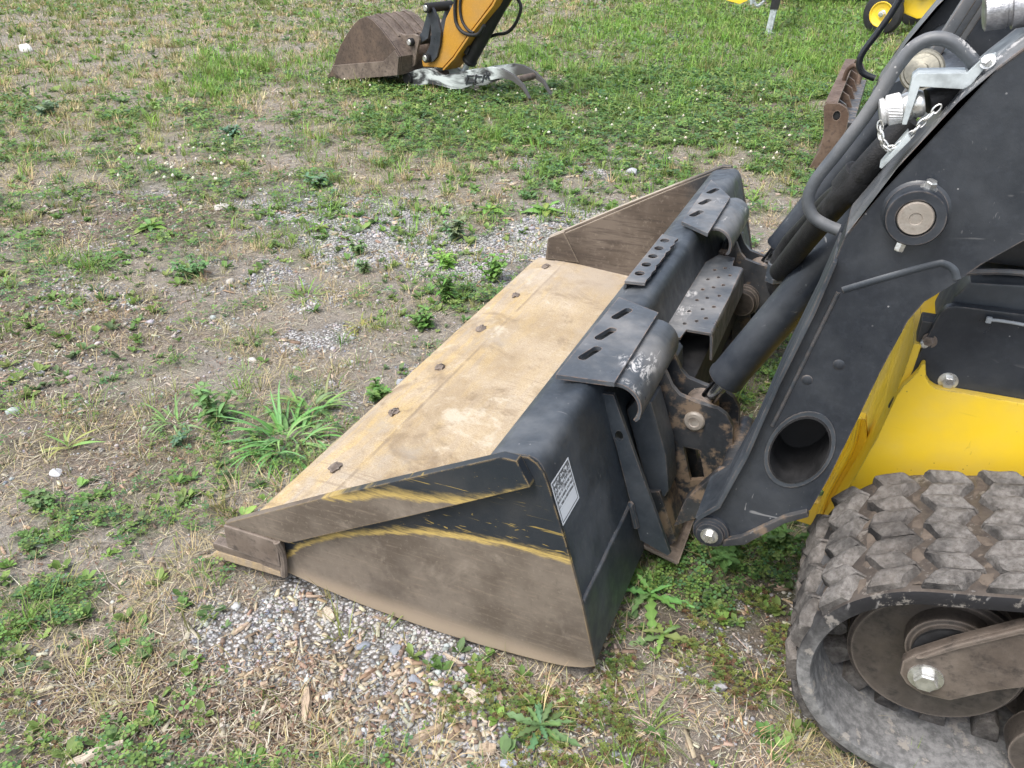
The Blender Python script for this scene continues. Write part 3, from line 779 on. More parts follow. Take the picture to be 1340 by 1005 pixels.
# short dark shreds of bark and rotted stems
P = Pile()
x, y, r = sample(240000, .7, 9, 1.5); F = fields(x, y); n = fbm(x, y, 5, 195, 3)
p = np.clip(.22 + F['B']*.8 + F['W']*.5 - F['G']*.12, .04, 1)*sst(n, .30, .58)
k = RNG.random(len(x)) < p; x, y, r = x[k], y[k], r[k]; n = len(x)
R = rotz(RNG.random(n)*6.283) @ rotx((RNG.random(n)-.45)*.9)
S = np.column_stack([.0028*(.4+RNG.random(n)*1.1)*np.maximum(1, r/2.4), .0105*(.4+RNG.random(n)*1.2)*np.maximum(1, r/4), np.full(n, .02)])
P.add(SV, [(0, 1, 2), (0, 2, 3)], R, S, np.column_stack([x, y, gz(x, y) + .002 + .006*RNG.random(n)]), pal([(.17, .115, .08), (.25, .17, .12), (.10, .075, .058), (.33, .25, .18), (.42, .36, .29), (.20, .11, .075)], n, .3))
P.build('mulch', MAT['straw'], 'short brown shreds of bark and rotted stems on the soil')
# seedlings: flat little rosettes everywhere
P = Pile()
x, y, r = sample(42000, .75, 22, 1.25); F = fields(x, y)
p = np.clip(.38 + .5*F['C'] + .15*F['L'] + .12*F['G'], 0, 1)*sst(fbm(x, y, 2.4, 163, 3), .38, .64)
k = RNG.random(len(x)) < p; x, y, r = x[k], y[k], r[k]; n0 = len(x)
m = RNG.integers(4, 11, n0); i = np.repeat(np.arange(n0), m); n = len(i)
sz = (.014 + .026*RNG.random(n0)**1.6)*np.clip(.7 + r/7, .9, 2.2)
a = RNG.random(n)*6.283; s_i = sz[i]*(.6 + .6*RNG.random(n))
OV = [(0, 0, 0), (-.20, .35, .05), (.20, .35, .05), (-.24, .72, .06), (.24, .72, .06), (0, 1.0, -.04), (0, .55, -.03)]
OF = [(0, 2, 6), (0, 6, 1), (2, 4, 6), (1, 6, 3), (4, 5, 6), (3, 6, 5)]
R = rotz(a) @ rotx(.15 + .8*RNG.random(n))
P.add(OV, OF, R, np.column_stack([s_i*(.7+.5*RNG.random(n)), s_i, s_i]), np.column_stack([x[i], y[i], gz(x[i], y[i]) + .002]),
      np.clip(pal([(.125, .225, .065), (.17, .28, .075), (.13, .205, .09), (.21, .29, .09)], n0, .2)[i]*(1 + (RNG.random((n, 1))-.5)*.35), 0, .9))
P.build('seedlings', MAT['leaf'], 'small broad-leaved seedlings dotted over the yard')
# clover: stalked leaves of three leaflets
P = Pile()
def leaflet(a):
    c, s = math.cos(a), math.sin(a)
    b = [(0, .08, 0), (.42, .55, .10), (.30, 1.0, .02), (0, .92, -.06), (-.30, 1.0, .02), (-.42, .55, .10)]
    return [(c*u - s*v, s*u + c*v, z) for u, v, z in b]
tv = leaflet(0) + leaflet(2.09) + leaflet(4.19)
tf = [(6*q+a, 6*q+b, 6*q+c) for q in range(3) for a, b, c in ((0, 1, 3), (1, 2, 3), (0, 3, 5), (3, 4, 5))]
x, y, r = sample(210000, .7, 9.5, 1.5); F = fields(x, y); n = fbm(x, y, 9, 100, 2)
p = np.clip(F['C']*1.1 - .03 - .6*F['S'], 0, 1)*sst(n, .33, .52); k = RNG.random(len(x)) < p
x, y, r = x[k], y[k], r[k]; n = len(x)
sc = .0098*(.55+.75*RNG.random(n))*np.clip(r/2.6, 1, 3.2)
R = rotz(RNG.random(n)*6.283) @ rotx((RNG.random(n)-.5)*1.1)
P.add(tv, tf, R, np.column_stack([sc, sc, sc]), np.column_stack([x, y, gz(x, y) + (.008 + .030*RNG.random(n))*np.clip(r/4, 1, 1.6)]), pal(CLOV, n))
# farther off a leaf is one small folded face
x, y, r = sample(150000, 7, 30, 1.35); F = fields(x, y); n = fbm(x, y, 5, 100, 2)
p = np.clip(F['C']*1.1, .02, 1)*sst(n, .32, .54); k = RNG.random(len(x)) < p
x, y, r = x[k], y[k], r[k]; n = len(x)
sc = .0042*r*(.5+.8*RNG.random(n))
R = rotz(RNG.random(n)*6.283) @ rotx((RNG.random(n)-.5)*1.3)
P.add([(0, -.5, 0), (.4, 0, .15), (0, .6, 0), (-.4, 0, .15)], [(0, 1, 2), (0, 2, 3)], R, np.column_stack([sc, sc, sc]),
      np.column_stack([x, y, gz(x, y) + .01 + .06*RNG.random(n)]), pal(CLOV + GREENS[:2], n))
P.build('clover', MAT['leaf'], 'low dark green clover in spreading patches')
# sedum-like creeping weeds
P = Pile()
x, y, r = sample(230000, .7, 5, 1.4); F = fields(x, y); n = fbm(x, y, 13, 110, 2)
p = np.clip(F['S']*.75 - .3*F['G'], 0, 1)*sst(n, .40, .60); k = RNG.random(len(x)) < p
x, y, r = x[k], y[k], r[k]; n = len(x)
tv, tf = [], []
for q in range(5):
    a = q*1.257; i = len(tv); c, s = math.cos(a), math.sin(a)
    tv += [(c*u - s*v, s*u + c*v, z) for u, v, z in ((0, .05, .1), (.28, .55, .35), (0, 1, .25), (-.28, .55, .35))]
    tf += [(i, i+1, i+2), (i, i+2, i+3)]
sc = .0068*(.5+.8*RNG.random(n))*np.maximum(1, r/3)
R = rotz(RNG.random(n)*6.283) @ rotx((RNG.random(n)-.5)*.9)
P.add(tv, tf, R, np.column_stack([sc, sc, sc]), np.column_stack([x, y, gz(x, y) + .004 + .014*RNG.random(n)]), pal(SEDUM, n))
P.build('creeping_weed', MAT['leaf'], 'tiny yellow green creeping weeds near the track')
# white clover blossoms
P = Pile()
bc = [(-2.6, 2.9, .5), (-2.9, 3.2, .5), (-1.7, 5.3, 1.2), (-.4, 5.2, 1.1), (.6, 4.9, .9), (-3.3, 6.0, .8), (-.2, 6.6, 1.5), (-2.2, 6.1, .8)]
xs, ys = [], []
for (cx, cy, rr) in bc:
    m = 22; xs.append(cx + RNG.normal(0, rr*.5, m)); ys.append(cy + RNG.normal(0, rr*.5, m))
x, y = np.concatenate(xs), np.concatenate(ys); n = len(x)
oc = [(1, 0, 0), (-1, 0, 0), (0, 1, 0), (0, -1, 0), (0, 0, 1), (0, 0, -1)]
of = [(0, 2, 4), (2, 1, 4), (1, 3, 4), (3, 0, 4), (2, 0, 5), (1, 2, 5), (3, 1, 5), (0, 3, 5)]
sc = .012*(.6+.6*RNG.random(n))
P.add(oc, of, rotz(RNG.random(n)*6), np.column_stack([sc, sc, sc]), np.column_stack([x, y, gz(x, y) + .05 + .03*RNG.random(n)]), pal([(.62, .60, .50)], n, .15), .4)
P.build('clover_blossoms', MAT['straw'], 'small white clover heads scattered through the grass')
# gravel
ico = bmesh.new(); bmesh.ops.create_icosphere(ico, subdivisions=1, radius=1.0)
iv = [tuple(v.co) for v in ico.verts]; iff = [tuple(v.index for v in f.verts) for f in ico.faces]; ico.free()
P = Pile()
x, y, r = sample(440000, .7, 7.5, 1.2); F = fields(x, y); n = fbm(x, y, 10, 120, 2)
p = np.clip(F['G']*1.2 + .05 + .1*F['B'] - .25*F['C'] - .3*F['L'], .012, 1)*sst(n, .28, .55)
k = RNG.random(len(x)) < p*.62; x, y, r = x[k], y[k], r[k]; n = len(x)
sz = .0026*np.exp(RNG.normal(0, .48, n))*np.clip(r/2.2, 1, 1.45)
S = np.column_stack([sz*(.8+.6*RNG.random(n)), sz*(.8+.5*RNG.random(n)), sz*(.5+.35*RNG.random(n))])
R = rotz(RNG.random(n)*6.283) @ rotx((RNG.random(n)-.5)*.8)
STONEC = [(.40, .40, .395), (.48, .475, .465), (.34, .345, .36), (.26, .275, .30), (.43, .40, .36), (.50, .49, .475), (.45, .43, .395), (.46, .455, .44)]
P.add(iv, iff, R, S, np.column_stack([x, y, gz(x, y) + sz*.25]), pal(STONEC, n, .2), .5)
P.build('gravel', MAT['stone'], 'pale grey gravel on the bare patches')
# small wood chips
P = Pile()
CH = [(-.5, -.5, 0), (.5, -.4, 0), (.45, .5, 0), (-.4, .45, 0), (-.4, -.45, 1), (.4, -.5, 1), (.35, .4, 1), (-.45, .5, 1)]
CF = [(4, 5, 6), (4, 6, 7), (0, 1, 5), (0, 5, 4), (1, 2, 6), (1, 6, 5), (2, 3, 7), (2, 7, 6), (3, 0, 4), (3, 4, 7)]
x, y, r = sample(60000, .7, 6, 1.4); F = fields(x, y); n = fbm(x, y, 7, 130, 2)
p = np.clip(F['W']*.9 + .16*F['G'] + .13*F['B'] + .05, 0, 1)*sst(n, .3, .55); k = RNG.random(len(x)) < p
x, y, r = x[k], y[k], r[k]; n = len(x)
S = np.column_stack([.022*np.exp(RNG.normal(0, .45, n)), .0065*np.exp(RNG.normal(0, .3, n)), .0028+.002*RNG.random(n)])*np.maximum(1, r/3)[:, None]
R = rotz(RNG.random(n)*6.283) @ rotx((RNG.random(n)-.5)*.9)
CHIPC = [(.40, .31, .23), (.50, .41, .32), (.30, .22, .16), (.24, .18, .14), (.46, .42, .36)]
P.add(CH, CF, R, S, np.column_stack([x, y, gz(x, y) + .003]), pal(CHIPC, n), .3)
P.build('small_wood_chips', MAT['straw'], 'small weathered wood chips mixed into the gravel')
# ------------------------------------------------------------------ the loader bucket
bucket = thing('loader_bucket', 'wide charcoal steel loader bucket with dusty yellow floor, resting on the gravel', 'bucket', (.5, 1.1, 0))
W_ = 2.2
def inset(path, t): return [(p[0], p[1]+t) for p in path]
# floor with the heel curve
fl = [(.10, .046), (.20, .044), (.35, .030), (.50, .018), (.66, .012), (.82, .020), (.94, .034), (1.005, .060)]
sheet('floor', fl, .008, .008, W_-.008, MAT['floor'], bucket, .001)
# cutting edge: a thick bolt-down plate wider than the bucket
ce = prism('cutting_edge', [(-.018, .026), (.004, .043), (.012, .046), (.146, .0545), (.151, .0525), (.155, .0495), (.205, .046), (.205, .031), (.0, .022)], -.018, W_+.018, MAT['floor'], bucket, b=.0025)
random.seed(5)
for i, by in enumerate((.085, .399, .733, 1.061, 1.398, 1.749, 2.105)):
    bm = bmesh.new()
    rr = .0105 + .006*random.random()
    add_lathe(bm, (.088, by, .050), (-.07, 0, 1), [(0, rr*1.25), (.006, rr*1.2), (.008, rr*.9), (.011, rr*.45)], 14)
    for v in bm.verts: v.co += Vector((0, (v.co.y-by)*.5, 0)) + Vector((random.uniform(-.005, .005), random.uniform(-.008, .008), random.uniform(-.002, .004)))
    finish('edge_bolt', bm, MAT['mudsteel'], ce, 30)
# back wall with the rolled top lip
bw = [(1.014, .058), (1.000, .120), (.982, .205), (.972, .235), (.930, .390), (.900, .502), (.8955, .518), (.892, .530), (.887, .5415), (.880, .5505), (.871, .5560), (.861, .5575), (.852, .5565), (.800, .5475), (.792, .5450), (.780, .5380), (.772, .5290)]
back = sheet('back_wall', bw, .010, .006, W_-.006, MAT['dark'], bucket, .0015)
tube('weld_bead', [(.977, y, .2205 + .001*math.sin(y*40)) for y in np.linspace(.01, .36, 18)], .006, MAT['dark'], back, 8, 2)
tube('weld_bead', [(.977, y, .2205 + .001*math.sin(y*40)) for y in np.linspace(1.86, 2.19, 18)], .006, MAT['dark'], back, 8, 2)
# decal stuck on the wall under the lip
def wallpt(y, t, off=.0):
    a, b = Vector((.930, .390)), Vector((.897, .505)); p = a + (b-a)*t
    return Vector((p.x + .96*off, y, p.y + .28*off))
bm = bmesh.new(); uvl = None
q = [wallpt(.014, .10, .0022), wallpt(.112, .10, .0022), wallpt(.112, .93, .0022), wallpt(.014, .93, .0022)]
vs = [bm.verts.new(p) for p in q]; ws = [bm.verts.new(p - Vector((.96, 0, .28))*.0016) for p in q]
bm.faces.new(vs); bm.faces.new(list(reversed(ws)))
for i in range(4): bm.faces.new((vs[i], ws[i], ws[(i+1) % 4], vs[(i+1) % 4]))
bmesh.ops.recalc_face_normals(bm, faces=bm.faces)
dec = finish('decal', bm, MAT['decal'], back, 0)
at = dec.data.attributes.new('uvp', 'FLOAT_VECTOR', 'POINT')
at.data.foreach_set('vector', [0, 0, 0, 1, 0, 0, 1, 1, 0, 0, 1, 0]*2)
# side plates
SP = [(.16, .036), (.216, .033), (.30, .020), (.418, .007), (.53, .002), (.643, .001), (.75, .005), (.84, .012), (.90, .018), (.949, .026), (.99, .040), (1.016, .056),
      (.980, .222), (.941, .372), (.903, .500), (.892, .530), (.878, .548), (.860, .558), (.815, .552), (.60, .440), (.256, .252), (.10, .168), (.06, .150), (.06, .088), (.16, .060)]
prism('side_plate', SP, 0, .009, MAT['side'], bucket, b=.0015)
SPF = [p for p in SP if p not in ((.06, .088), (.16, .060), (.16, .036))]
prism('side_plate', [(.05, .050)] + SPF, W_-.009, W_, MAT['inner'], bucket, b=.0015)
def cutter(y0, y1, s, mat):
    # bar along the sloping top edge, then the thicker upright piece at its front
    bar = [(.062, .160), (.394, .342), (.652, .477), (.813, .561), (.846, .561), (.874, .508), (.607, .356), (.256, .162), (.224, .160)]
    c = prism('side_cutter', bar, y0, y1, mat, bucket, b=.0025)
    a, b = (y0-.005, y1) if s < 0 else (y0-.016, y1+.004)
    prism('cutter_nose', [(.058, .086 if s < 0 else .058), (.063, .1585), (.223 if s < 0 else .14, .1585 if s < 0 else .1995), (.219, .078 if s < 0 else .060)], a, b, MAT['mudsteel'] if s < 0 else mat, c, b=.004)
    e = -.0125 if s < 0 else W_+.0125
    tube('weld_bead', [(.222, e*0 + (y0-.002 if s < 0 else y1+.002), .158), (.224, (y0+.006 if s < 0 else y1-.006), .12), (.222, (y0+.006 if s < 0 else y1-.006), .075), (.215, (y0+.008 if s < 0 else y1-.008), .040)], .009, MAT['mudsteel'], c, 8, 5)
cutter(-.024, -.0005, -1, MAT['cutter'])
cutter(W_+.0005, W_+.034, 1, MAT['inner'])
prism('shim_plate', [(-.004, .062), (.0, .072), (.20, .072), (.215, .050), (.20, .049), (.0, .0495)], -.017, .012, MAT['mudsteel'], bucket, b=.003)
# step guards with slots over the lip: near and far, and the drilled grip strip between
def quad_plate(name, A, B, C, D, z, t, mat, holes=(), parent=bucket, tilt=0.0):
    def P(u, v, w): return Vector((u, v, z + w + (u-.86)*tilt))
    return prism(name, [A, B, C, D], 0, t, mat, parent, P, holes, .002)
sl = lambda x, y: slot(x, y, .060, .0105, math.radians(74))
g1 = quad_plate('step_guard', (.806, .292), (.812, .748), (.930, .705), (.932, .318), .5615, .011, MAT['dark_worn'], [sl(.848, .655), sl(.845, .53), sl(.842, .42)], tilt=-.05)
quad_plate('step_guard', (.826, 1.415), (.818, 1.940), (.922, 1.760), (.926, 1.345), .5615, .011, MAT['dark_worn'], [sl(.852, 1.80), sl(.852, 1.66), sl(.852, 1.52)], tilt=-.05)
jag = []
random.seed(3)
for i in range(15):
    y = .866 + i*.0275
    jag += [(.852 - (.004 if i % 2 else 0) + random.uniform(-.002, .002), y)]
gp = [(.796, 1.275), (.794, .862)] + jag
quad_holes = [circ(.818, .93 + k*.072, .014, .017, 14) for k in range(5)]
def PG(u, v, w): return Vector((u, v, .566 + w + (u-.82)*.02))
prism('grip_strip', gp, 0, .008, MAT['dark_worn'], bucket, PG, quad_holes, .001)
prism('grip_strip_web', [(.800, .552), (.800, .5655), (.794, .5655), (.790, .548)], .864, 1.272, MAT['dark'], bucket, b=.001)
# rolled hook lips the coupler hangs in
def hook(y0, y1):
    pth = [(.905, .553)] + [(.935 + .058*math.sin(a), .500 + .058*math.cos(a)) for a in np.linspace(.0, 1.75, 9)] + [(.990, .478), (.982, .468)]
    return sheet('hook_lip', pth, -.009, y0, y1, MAT['dark_worn'], bucket, .002)
hook(.335, .690); hook(1.44, 1.80)
# gusset plates on the back wall
GP = [(.886, .514), (.922, .516), (1.088, .107), (1.082, .098), (1.012, .125), (.985, .215), (.935, .385)]
GH = [circ(.941, .411, .010, .014, 14)]
for y in (.352, W_-.364):
    prism('gusset_plate', GP, y, y+.012, MAT['dark'], bucket, holes=GH)
    tube('weld_bead', [(.983, y-.002, .228), (.984, y-.004, .222), (1.0, y-.003, .165)], .009, MAT['dark'], bucket, 8, 4)
prism('catch_plate', [(1.005, .060), (1.10, .034), (1.104, .042), (1.008, .070)], .40, .72, MAT['mudsteel'], bucket, b=.002)
prism('catch_plate', [(1.005, .060), (1.10, .034), (1.104, .042), (1.008, .070)], 1.48, 1.80, MAT['mudsteel'], bucket, b=.002)

# ------------------------------------------------------------------ the tracked loader
loader = thing('compact_track_loader', 'charcoal and yellow tracked loader with lift arms lowered onto the bucket', 'loader', (1.9, 1.1, 0))
AT = [(1.163, .336), (1.197, .378), (1.236, .516), (1.271, .690), (1.308, .840), (1.331, .972), (1.365, 1.043), (1.390, 1.100), (1.416, 1.143), (1.450, 1.201), (1.486, 1.246), (1.515, 1.277),
      (1.60, 1.345), (1.75, 1.43), (2.1, 1.55), (2.9, 1.66), (3.3, 1.62)]
AL = [(3.3, 1.42), (2.9, 1.42), (2.2, 1.30), (1.80, 1.13), (1.66, 1.045), (1.587, 1.005), (1.541, .960), (1.510, .922), (1.475, .884), (1.458, .846), (1.435, .740), (1.417, .634), (1.392, .496), (1.372, .412), (1.360, .400), (1.320, .371), (1.255, .300)]
tip = [(1.187 + .036*math.cos(a), .299 + .036*math.sin(a)) for a in np.linspace(-.7, -3.75, 10)]
hole = [(1.329 + .053*math.cos(a) + .012*math.sin(a), .546 + .080*math.sin(a)) for a in np.linspace(0, 2*math.pi, 33)[:-1]]
def big(h, k, cx=1.329, cy=.546): return [(cx + (x-cx)*k, cy + (y-cy)*k) for x, y in h]
def make_arm(mir):
    Y = (lambda y: 2.2-y) if mir else (lambda y: y)
    def P(u, v, w): return Vector((u, Y(w), v))
    arm = prism('lift_arm', AT + AL + tip, .24, .37, MAT['dark_clean'], loader, P, [hole])
    # welded rims and beads
    bm = bmesh.new(); add_prism(bm, big(hole, 1.14), .2375, .2398, P, [big(hole, 1.005)]); bmesh.ops.recalc_face_normals(bm, faces=bm.faces)
    finish('hole_rim', bm, MAT['dark'], arm, 30)
    bm = bmesh.new(); add_prism(bm, big(hole, .998), .236, .374, P, [big(hole, .95)]); bmesh.ops.recalc_face_normals(bm, faces=bm.faces)
    finish('hole_sleeve', bm, MAT['dark_gap'], arm, 40)
    prism('hole_shade_disc', big(hole, .949), .366, .373, MAT['dark_gap'], arm, P, (), 0)  # dark disc added to close the hole, its inner shade put into the colour
    prism('top_cap_plate', [(1.334, .985), (1.368, 1.052), (1.393, 1.109), (1.419, 1.152), (1.453, 1.210), (1.489, 1.255), (1.518, 1.286), (1.603, 1.354), (1.753, 1.439), (2.1, 1.559), (2.9, 1.669), (2.9, 1.6605), (2.1, 1.5505), (1.75, 1.4305), (1.60, 1.3455), (1.515, 1.2775), (1.486, 1.2465), (1.450, 1.2015), (1.416, 1.1435), (1.390, 1.1005), (1.365, 1.0435), (1.332, .975)], .238, .425, MAT['dark_worn'], arm, P, (), .002)
    sm = [(1.346, Y(.2455), .884), (1.410, Y(.2455), .918), (1.474, Y(.2455), .950), (1.490, Y(.2455), .953), (1.505, Y(.2455), .945), (1.513, Y(.2455), .930)]
    tube('weld_bead', sm, .0085, MAT['dark'], arm, 10, 8)
    tube('weld_bead', [(1.272, Y(.2395), .588), (1.288, Y(.2395), .655), (1.318, Y(.2395), .785), (1.340, Y(.2395), .880)], .0035, MAT['dark'], arm, 8, 6)
    # doubling plate over the front of the arm foot
    prism('front_flange', [(1.152, .336), (1.192, .382), (1.231, .518), (1.266, .692), (1.303, .842), (1.322, .940), (1.329, .938), (1.310, .838), (1.274, .690), (1.239, .516), (1.200, .376), (1.160, .330)], .222, .382, MAT['dark'], arm, P, (), .002)
    for (px, pz) in ((1.318, .700), (1.366, .742)):
        lathe('plug_weld', (px, Y(.2405), pz), (0, -1 if not mir else 1, 0), [(0, .011), (.0015, .009), (.003, .003)], MAT['dark_clean'], arm, 16)
    # pivot at the foot
    d = Vector((0, -1 if not mir else 1, 0))
    lathe('pivot_boss', (1.187, Y(.243), .299), d, [(0, .040), (.010, .038), (.012, .030), (.020, .029), (.021, .024)], MAT['dark_clean'], arm)
    hexbolt('pivot_bolt', (1.187, Y(.222), .299), d, .013, MAT['zinc'], arm)
    prism('foot_rib', [(1.215, .272), (1.260, .292), (1.330, .372), (1.372, .402), (1.366, .414), (1.326, .388), (1.250, .310), (1.215, .290)], .228, .245, MAT['dark_mud'], arm, P, (), .003)
    # cylinder pin boss
    b = lathe('pin_boss', (1.429, Y(.243), 1.032), d, [(0, .054), (.004, .050), (.006, .0455), (.034, .0455), (.038, .043), (.038, .029), (.031, .028)], MAT['dark_clean'], arm, 40)
    lathe('pin', (1.429, Y(.24), 1.032), d, [(0, .027), (.034, .027), (.037, .025), (.037, .010), (.0355, .009)], MAT['pin'], arm, 36)
    hexbolt('boss_bolt', (1.438, Y(.226), 1.075), (.2, d.y*.25, 1), .009, MAT['zinc'], arm, .012)
    hexbolt('boss_nut', (1.420, Y(.226), .990), (-.2, d.y*.15, -1), .008, MAT['zinc'], arm, .018)
    # guard hoop
    H = [(1.320, .29, .972), (1.297, .29, .979), (1.274, .29, .992), (1.262, .29, 1.018), (1.268, .29, 1.052), (1.296, .29, 1.105), (1.324, .29, 1.160), (1.345, .29, 1.210), (1.358, .29, 1.242), (1.374, .29, 1.268), (1.394, .29, 1.281), (1.416, .29, 1.281), (1.438, .29, 1.270), (1.464, .29, 1.247), (1.478, .29, 1.225)]
    tube('guard_hoop', [(x, Y(y), z) for x, y, z in H], .0105, MAT['dark_worn'] if not mir else MAT['hood'], loader, 16, 6)
    # tilt cylinder, rod and eye
    lo, hi = Vector((1.078, Y(.61), .372)), Vector((1.405, Y(.61), .985))
    ax = (hi-lo).normalized(); L = (hi-lo).length
    c = lathe('tilt_cylinder', lo + ax*.105, ax, [(0, .030), (.001, .0445), (.012, .0465), (.020, .0445), (L-.13, .0445), (L-.105, .030)], MAT['dark_clean'], loader, 36)
    cyl('rod', lo + ax*.02, lo + ax*.12, .021, MAT['chrome'], c)
    lathe('rod_eye', lo - Vector((0, .034, 0)), (0, 1, 0), [(0, .036), (.004, .042), (.064, .042), (.068, .036)], MAT['mudsteel'], c)
    lathe('end_eye', hi - Vector((0, .05, 0)), (0, 1, 0), [(0, .045), (.1, .045)], MAT['dark'], c)
    # coupler cheek plates, pin, post
    CP = [(.967, .488), (.982, .496), (.994, .483), (1.012, .448), (1.032, .428), (1.074, .417), (1.128, .410), (1.150, .398), (1.168, .371), (1.176, .300), (1.174, .255), (1.150, .190), (1.121, .123), (1.094, .085), (1.068, .046), (1.048, .040), (1.026, .060), (1.020, .180), (1.000, .330), (.968, .455)]
    CH_ = [[(1.055, .283), (1.097, .283), (1.120, .197), (1.084, .184)]]
    k = prism('coupler_plate', CP, .556, .572, MAT['dark_mud'], loader, P, CH_)
    lathe('pin', (1.076, Y(.575), .366), d, [(0, .026), (.024, .026), (.028, .022), (.029, .014), (.027, .012)], MAT['pin'], k, 24)
    prism('coupler_plate', CP, .648, .664, MAT['dark_mud'], loader, P, CH_)
    prism('coupler_post', [(.925, .42), (.958, .470), (.990, .455), (1.035, .320), (1.052, .215), (1.040, .180), (1.0, .190), (.955, .33)], .452, .545, MAT['dark'], loader, P, (), .014)
    prism('coupler_foot', [(.985, .20), (1.03, .215), (1.085, .075), (1.06, .040), (1.03, .055), (.995, .12)], .44, .555, MAT['dark_mud'], loader, P, (), .004)
    cyl('coupler_pin', (1.187, Y(.245), .299), (1.187, Y(.70), .299), .024, MAT['dark_mud'], loader)
    prism('pivot_lug', [(1.10, .24), (1.165, .340), (1.205, .340), (1.232, .300), (1.205, .262), (1.14, .20), (1.08, .15)], .40, .43, MAT['dark_mud'], loader, P, (), .004)
    lathe('spring_cap', (1.048, Y(.70), .30), (0, 1, 0) if not mir else (0, -1, 0), [(0, .055), (.02, .055), (.024, .045), (.05, .042), (.052, .02)], MAT['mudsteel_shade'], loader, 24)
    return arm
near_arm = make_arm(False)
make_arm(True)
# coupler cross frame and tread plate
box('coupler_cross_tube', (.945, 1.03), (.575, 1.625), (.20, .36), MAT['dark_gap'], loader, .01)
box('coupler_lower_rail', (.985, 1.03), (.575, 1.625), (.07, .12), MAT['dark_mud'], loader, .006)
box('rust_rail', (.894, .916), (.70, 1.50), (.418, .4325), MAT['rust'], loader, .003)
random.seed(2)
sh = []
for k in range(17):
    sh.append(circ(.955 + (k % 3)*.028 + random.uniform(-.004, .004), .93 + k*.029, .0058, .0085, 8))
def PT(u, v, w): return Vector((u, v, .436 + w))
tr = prism('tread_plate', [(.917, 1.425), (.914, .822), (.945, .828), (.968, .838), (.972, .895), (1.038, .895), (1.042, 1.18), (1.036, 1.420), (1.005, 1.424), (1.0, 1.50), (.945, 1.51)], 0, .007, MAT['dark_worn'], loader, PT, sh, .001)
prism('tread_flange', [(1.032, .443), (1.040, .441), (1.046, .432), (1.052, .360), (1.045, .360), (1.038, .430)], .896, 1.419, MAT['dark_worn'], tr, b=.001)
sheet('coupler_shield', [(.905, .470), (.945, .455), (.975, .425), (.985, .33)], .006, .70, .822, MAT['dark'], loader, .002)
for (bx, by) in ((.945, .79), (.955, 1.55)):
    cyl('grease_stud', (bx, by, .43), (bx+.004, by, .475), .009, MAT['dark_gap'], loader)
    hexbolt('stud_nut', (bx, by, .438), (0, 0, 1), .014, MAT['rust'], loader)
# chassis
CS = [(1.40, .18), (1.445, .371), (1.475, .512), (1.487, .600), (1.494, .628), (1.505, .648), (1.514, .668), (1.517, .684), (1.523, .686), (1.527, .670), (1.531, .655), (1.540, .644), (1.552, .637), (1.704, .637), (3.2, .637), (3.2, .18)]
prism('chassis_side', CS, .420, .440, MAT['yellow'], loader, b=.0035)
prism('chassis_side', CS, 1.76, 1.78, MAT['yellow'], loader, b=.0035)
prism('chassis_front', [(1.405, .18), (1.450, .371), (1.480, .512), (1.4925, .66), (1.495, .715), (1.510, .715), (1.507, .66), (1.495, .512), (1.465, .371), (1.42, .18)], .4405, .860, MAT['yellow'], loader, b=.002)
box('front_cross_member', (1.86, 1.92), (.475, 1.725), (.20, .86), MAT['dark_gap'], loader, .005)
for y in (.53,):
    prism('front_rib', [(1.42, .15), (1.345, .16), (1.358, .25), (1.400, .40), (1.420, .475), (1.450, .475), (1.47, .40), (1.44, .28)], y, y+.03, MAT['yellow'], loader, holes=[circ(1.385, .245, .020, .024, 16)])
    tube('rib_rim', [(1.435, y-.002, .478), (1.436, y-.002, .40), (1.418, y-.002, .31), (1.405, y-.002, .24), (1.40, y-.002, .17)], .008, MAT['yellow'], loader, 8, 5)
BP = [(1.480, .560), (1.500, .640), (1.521, .765), (1.526, .786), (1.535, .799), (1.548, .805), (1.659, .807), (3.15, .82), (3.15, .60), (1.55, .60)]
bp = prism('side_panel', BP, .4405, .462, MAT['dark_clean'], loader, b=.005)
hexbolt('panel_bolt', (1.572, .440, .648), (0, -1, 0), .0125, MAT['zinc'], bp)
tube('cable_tie', [(1.604, .432, .790), (1.63, .428, .793), (1.68, .43, .790), (1.80, .44, .775)], .0032, MAT['tie'], loader, 8, 5)
box('tie_clasp', (1.602, 1.612), (.428, .436), (.784, .796), MAT['tie'], loader, .002)
prism('hood_ledge', [(1.530, .735), (1.545, .812), (1.565, .846), (1.70, .858), (3.15, .87), (3.15, .725), (1.56, .72)], .4635, .62, MAT['dark'], loader, b=.006)
prism('engine_hood', [(1.56, .872), (1.60, .95), (1.72, 1.06), (1.9, 1.14), (2.4, 1.24), (3.1, 1.34), (3.15, .876)], .50, 1.70, MAT['hood'], loader, b=.012)
tube('hood_seal', [(1.545, .475, .858), (1.62, .472, .872), (1.72, .472, .874), (2.0, .472, .88), (3.1, .472, .885)], .006, MAT['dark_worn'], loader, 8, 4)
hexbolt('bracket_bolt', (1.522, .445, .725), (-.5, -1, 0), .010, MAT['rust'], loader)
box('front_latch', (1.500, 1.530), (.452, .50), (.68, .76), MAT['dark_mud'], loader, .004)
cyl('latch_pin', (1.515, .44, .715), (1.515, .47, .715), .009, MAT['zinc'], loader)
box('belly_pan', (1.93, 3.15), (.4405, 1.7595), (.19, .24), MAT['dark_gap'], loader, .004)
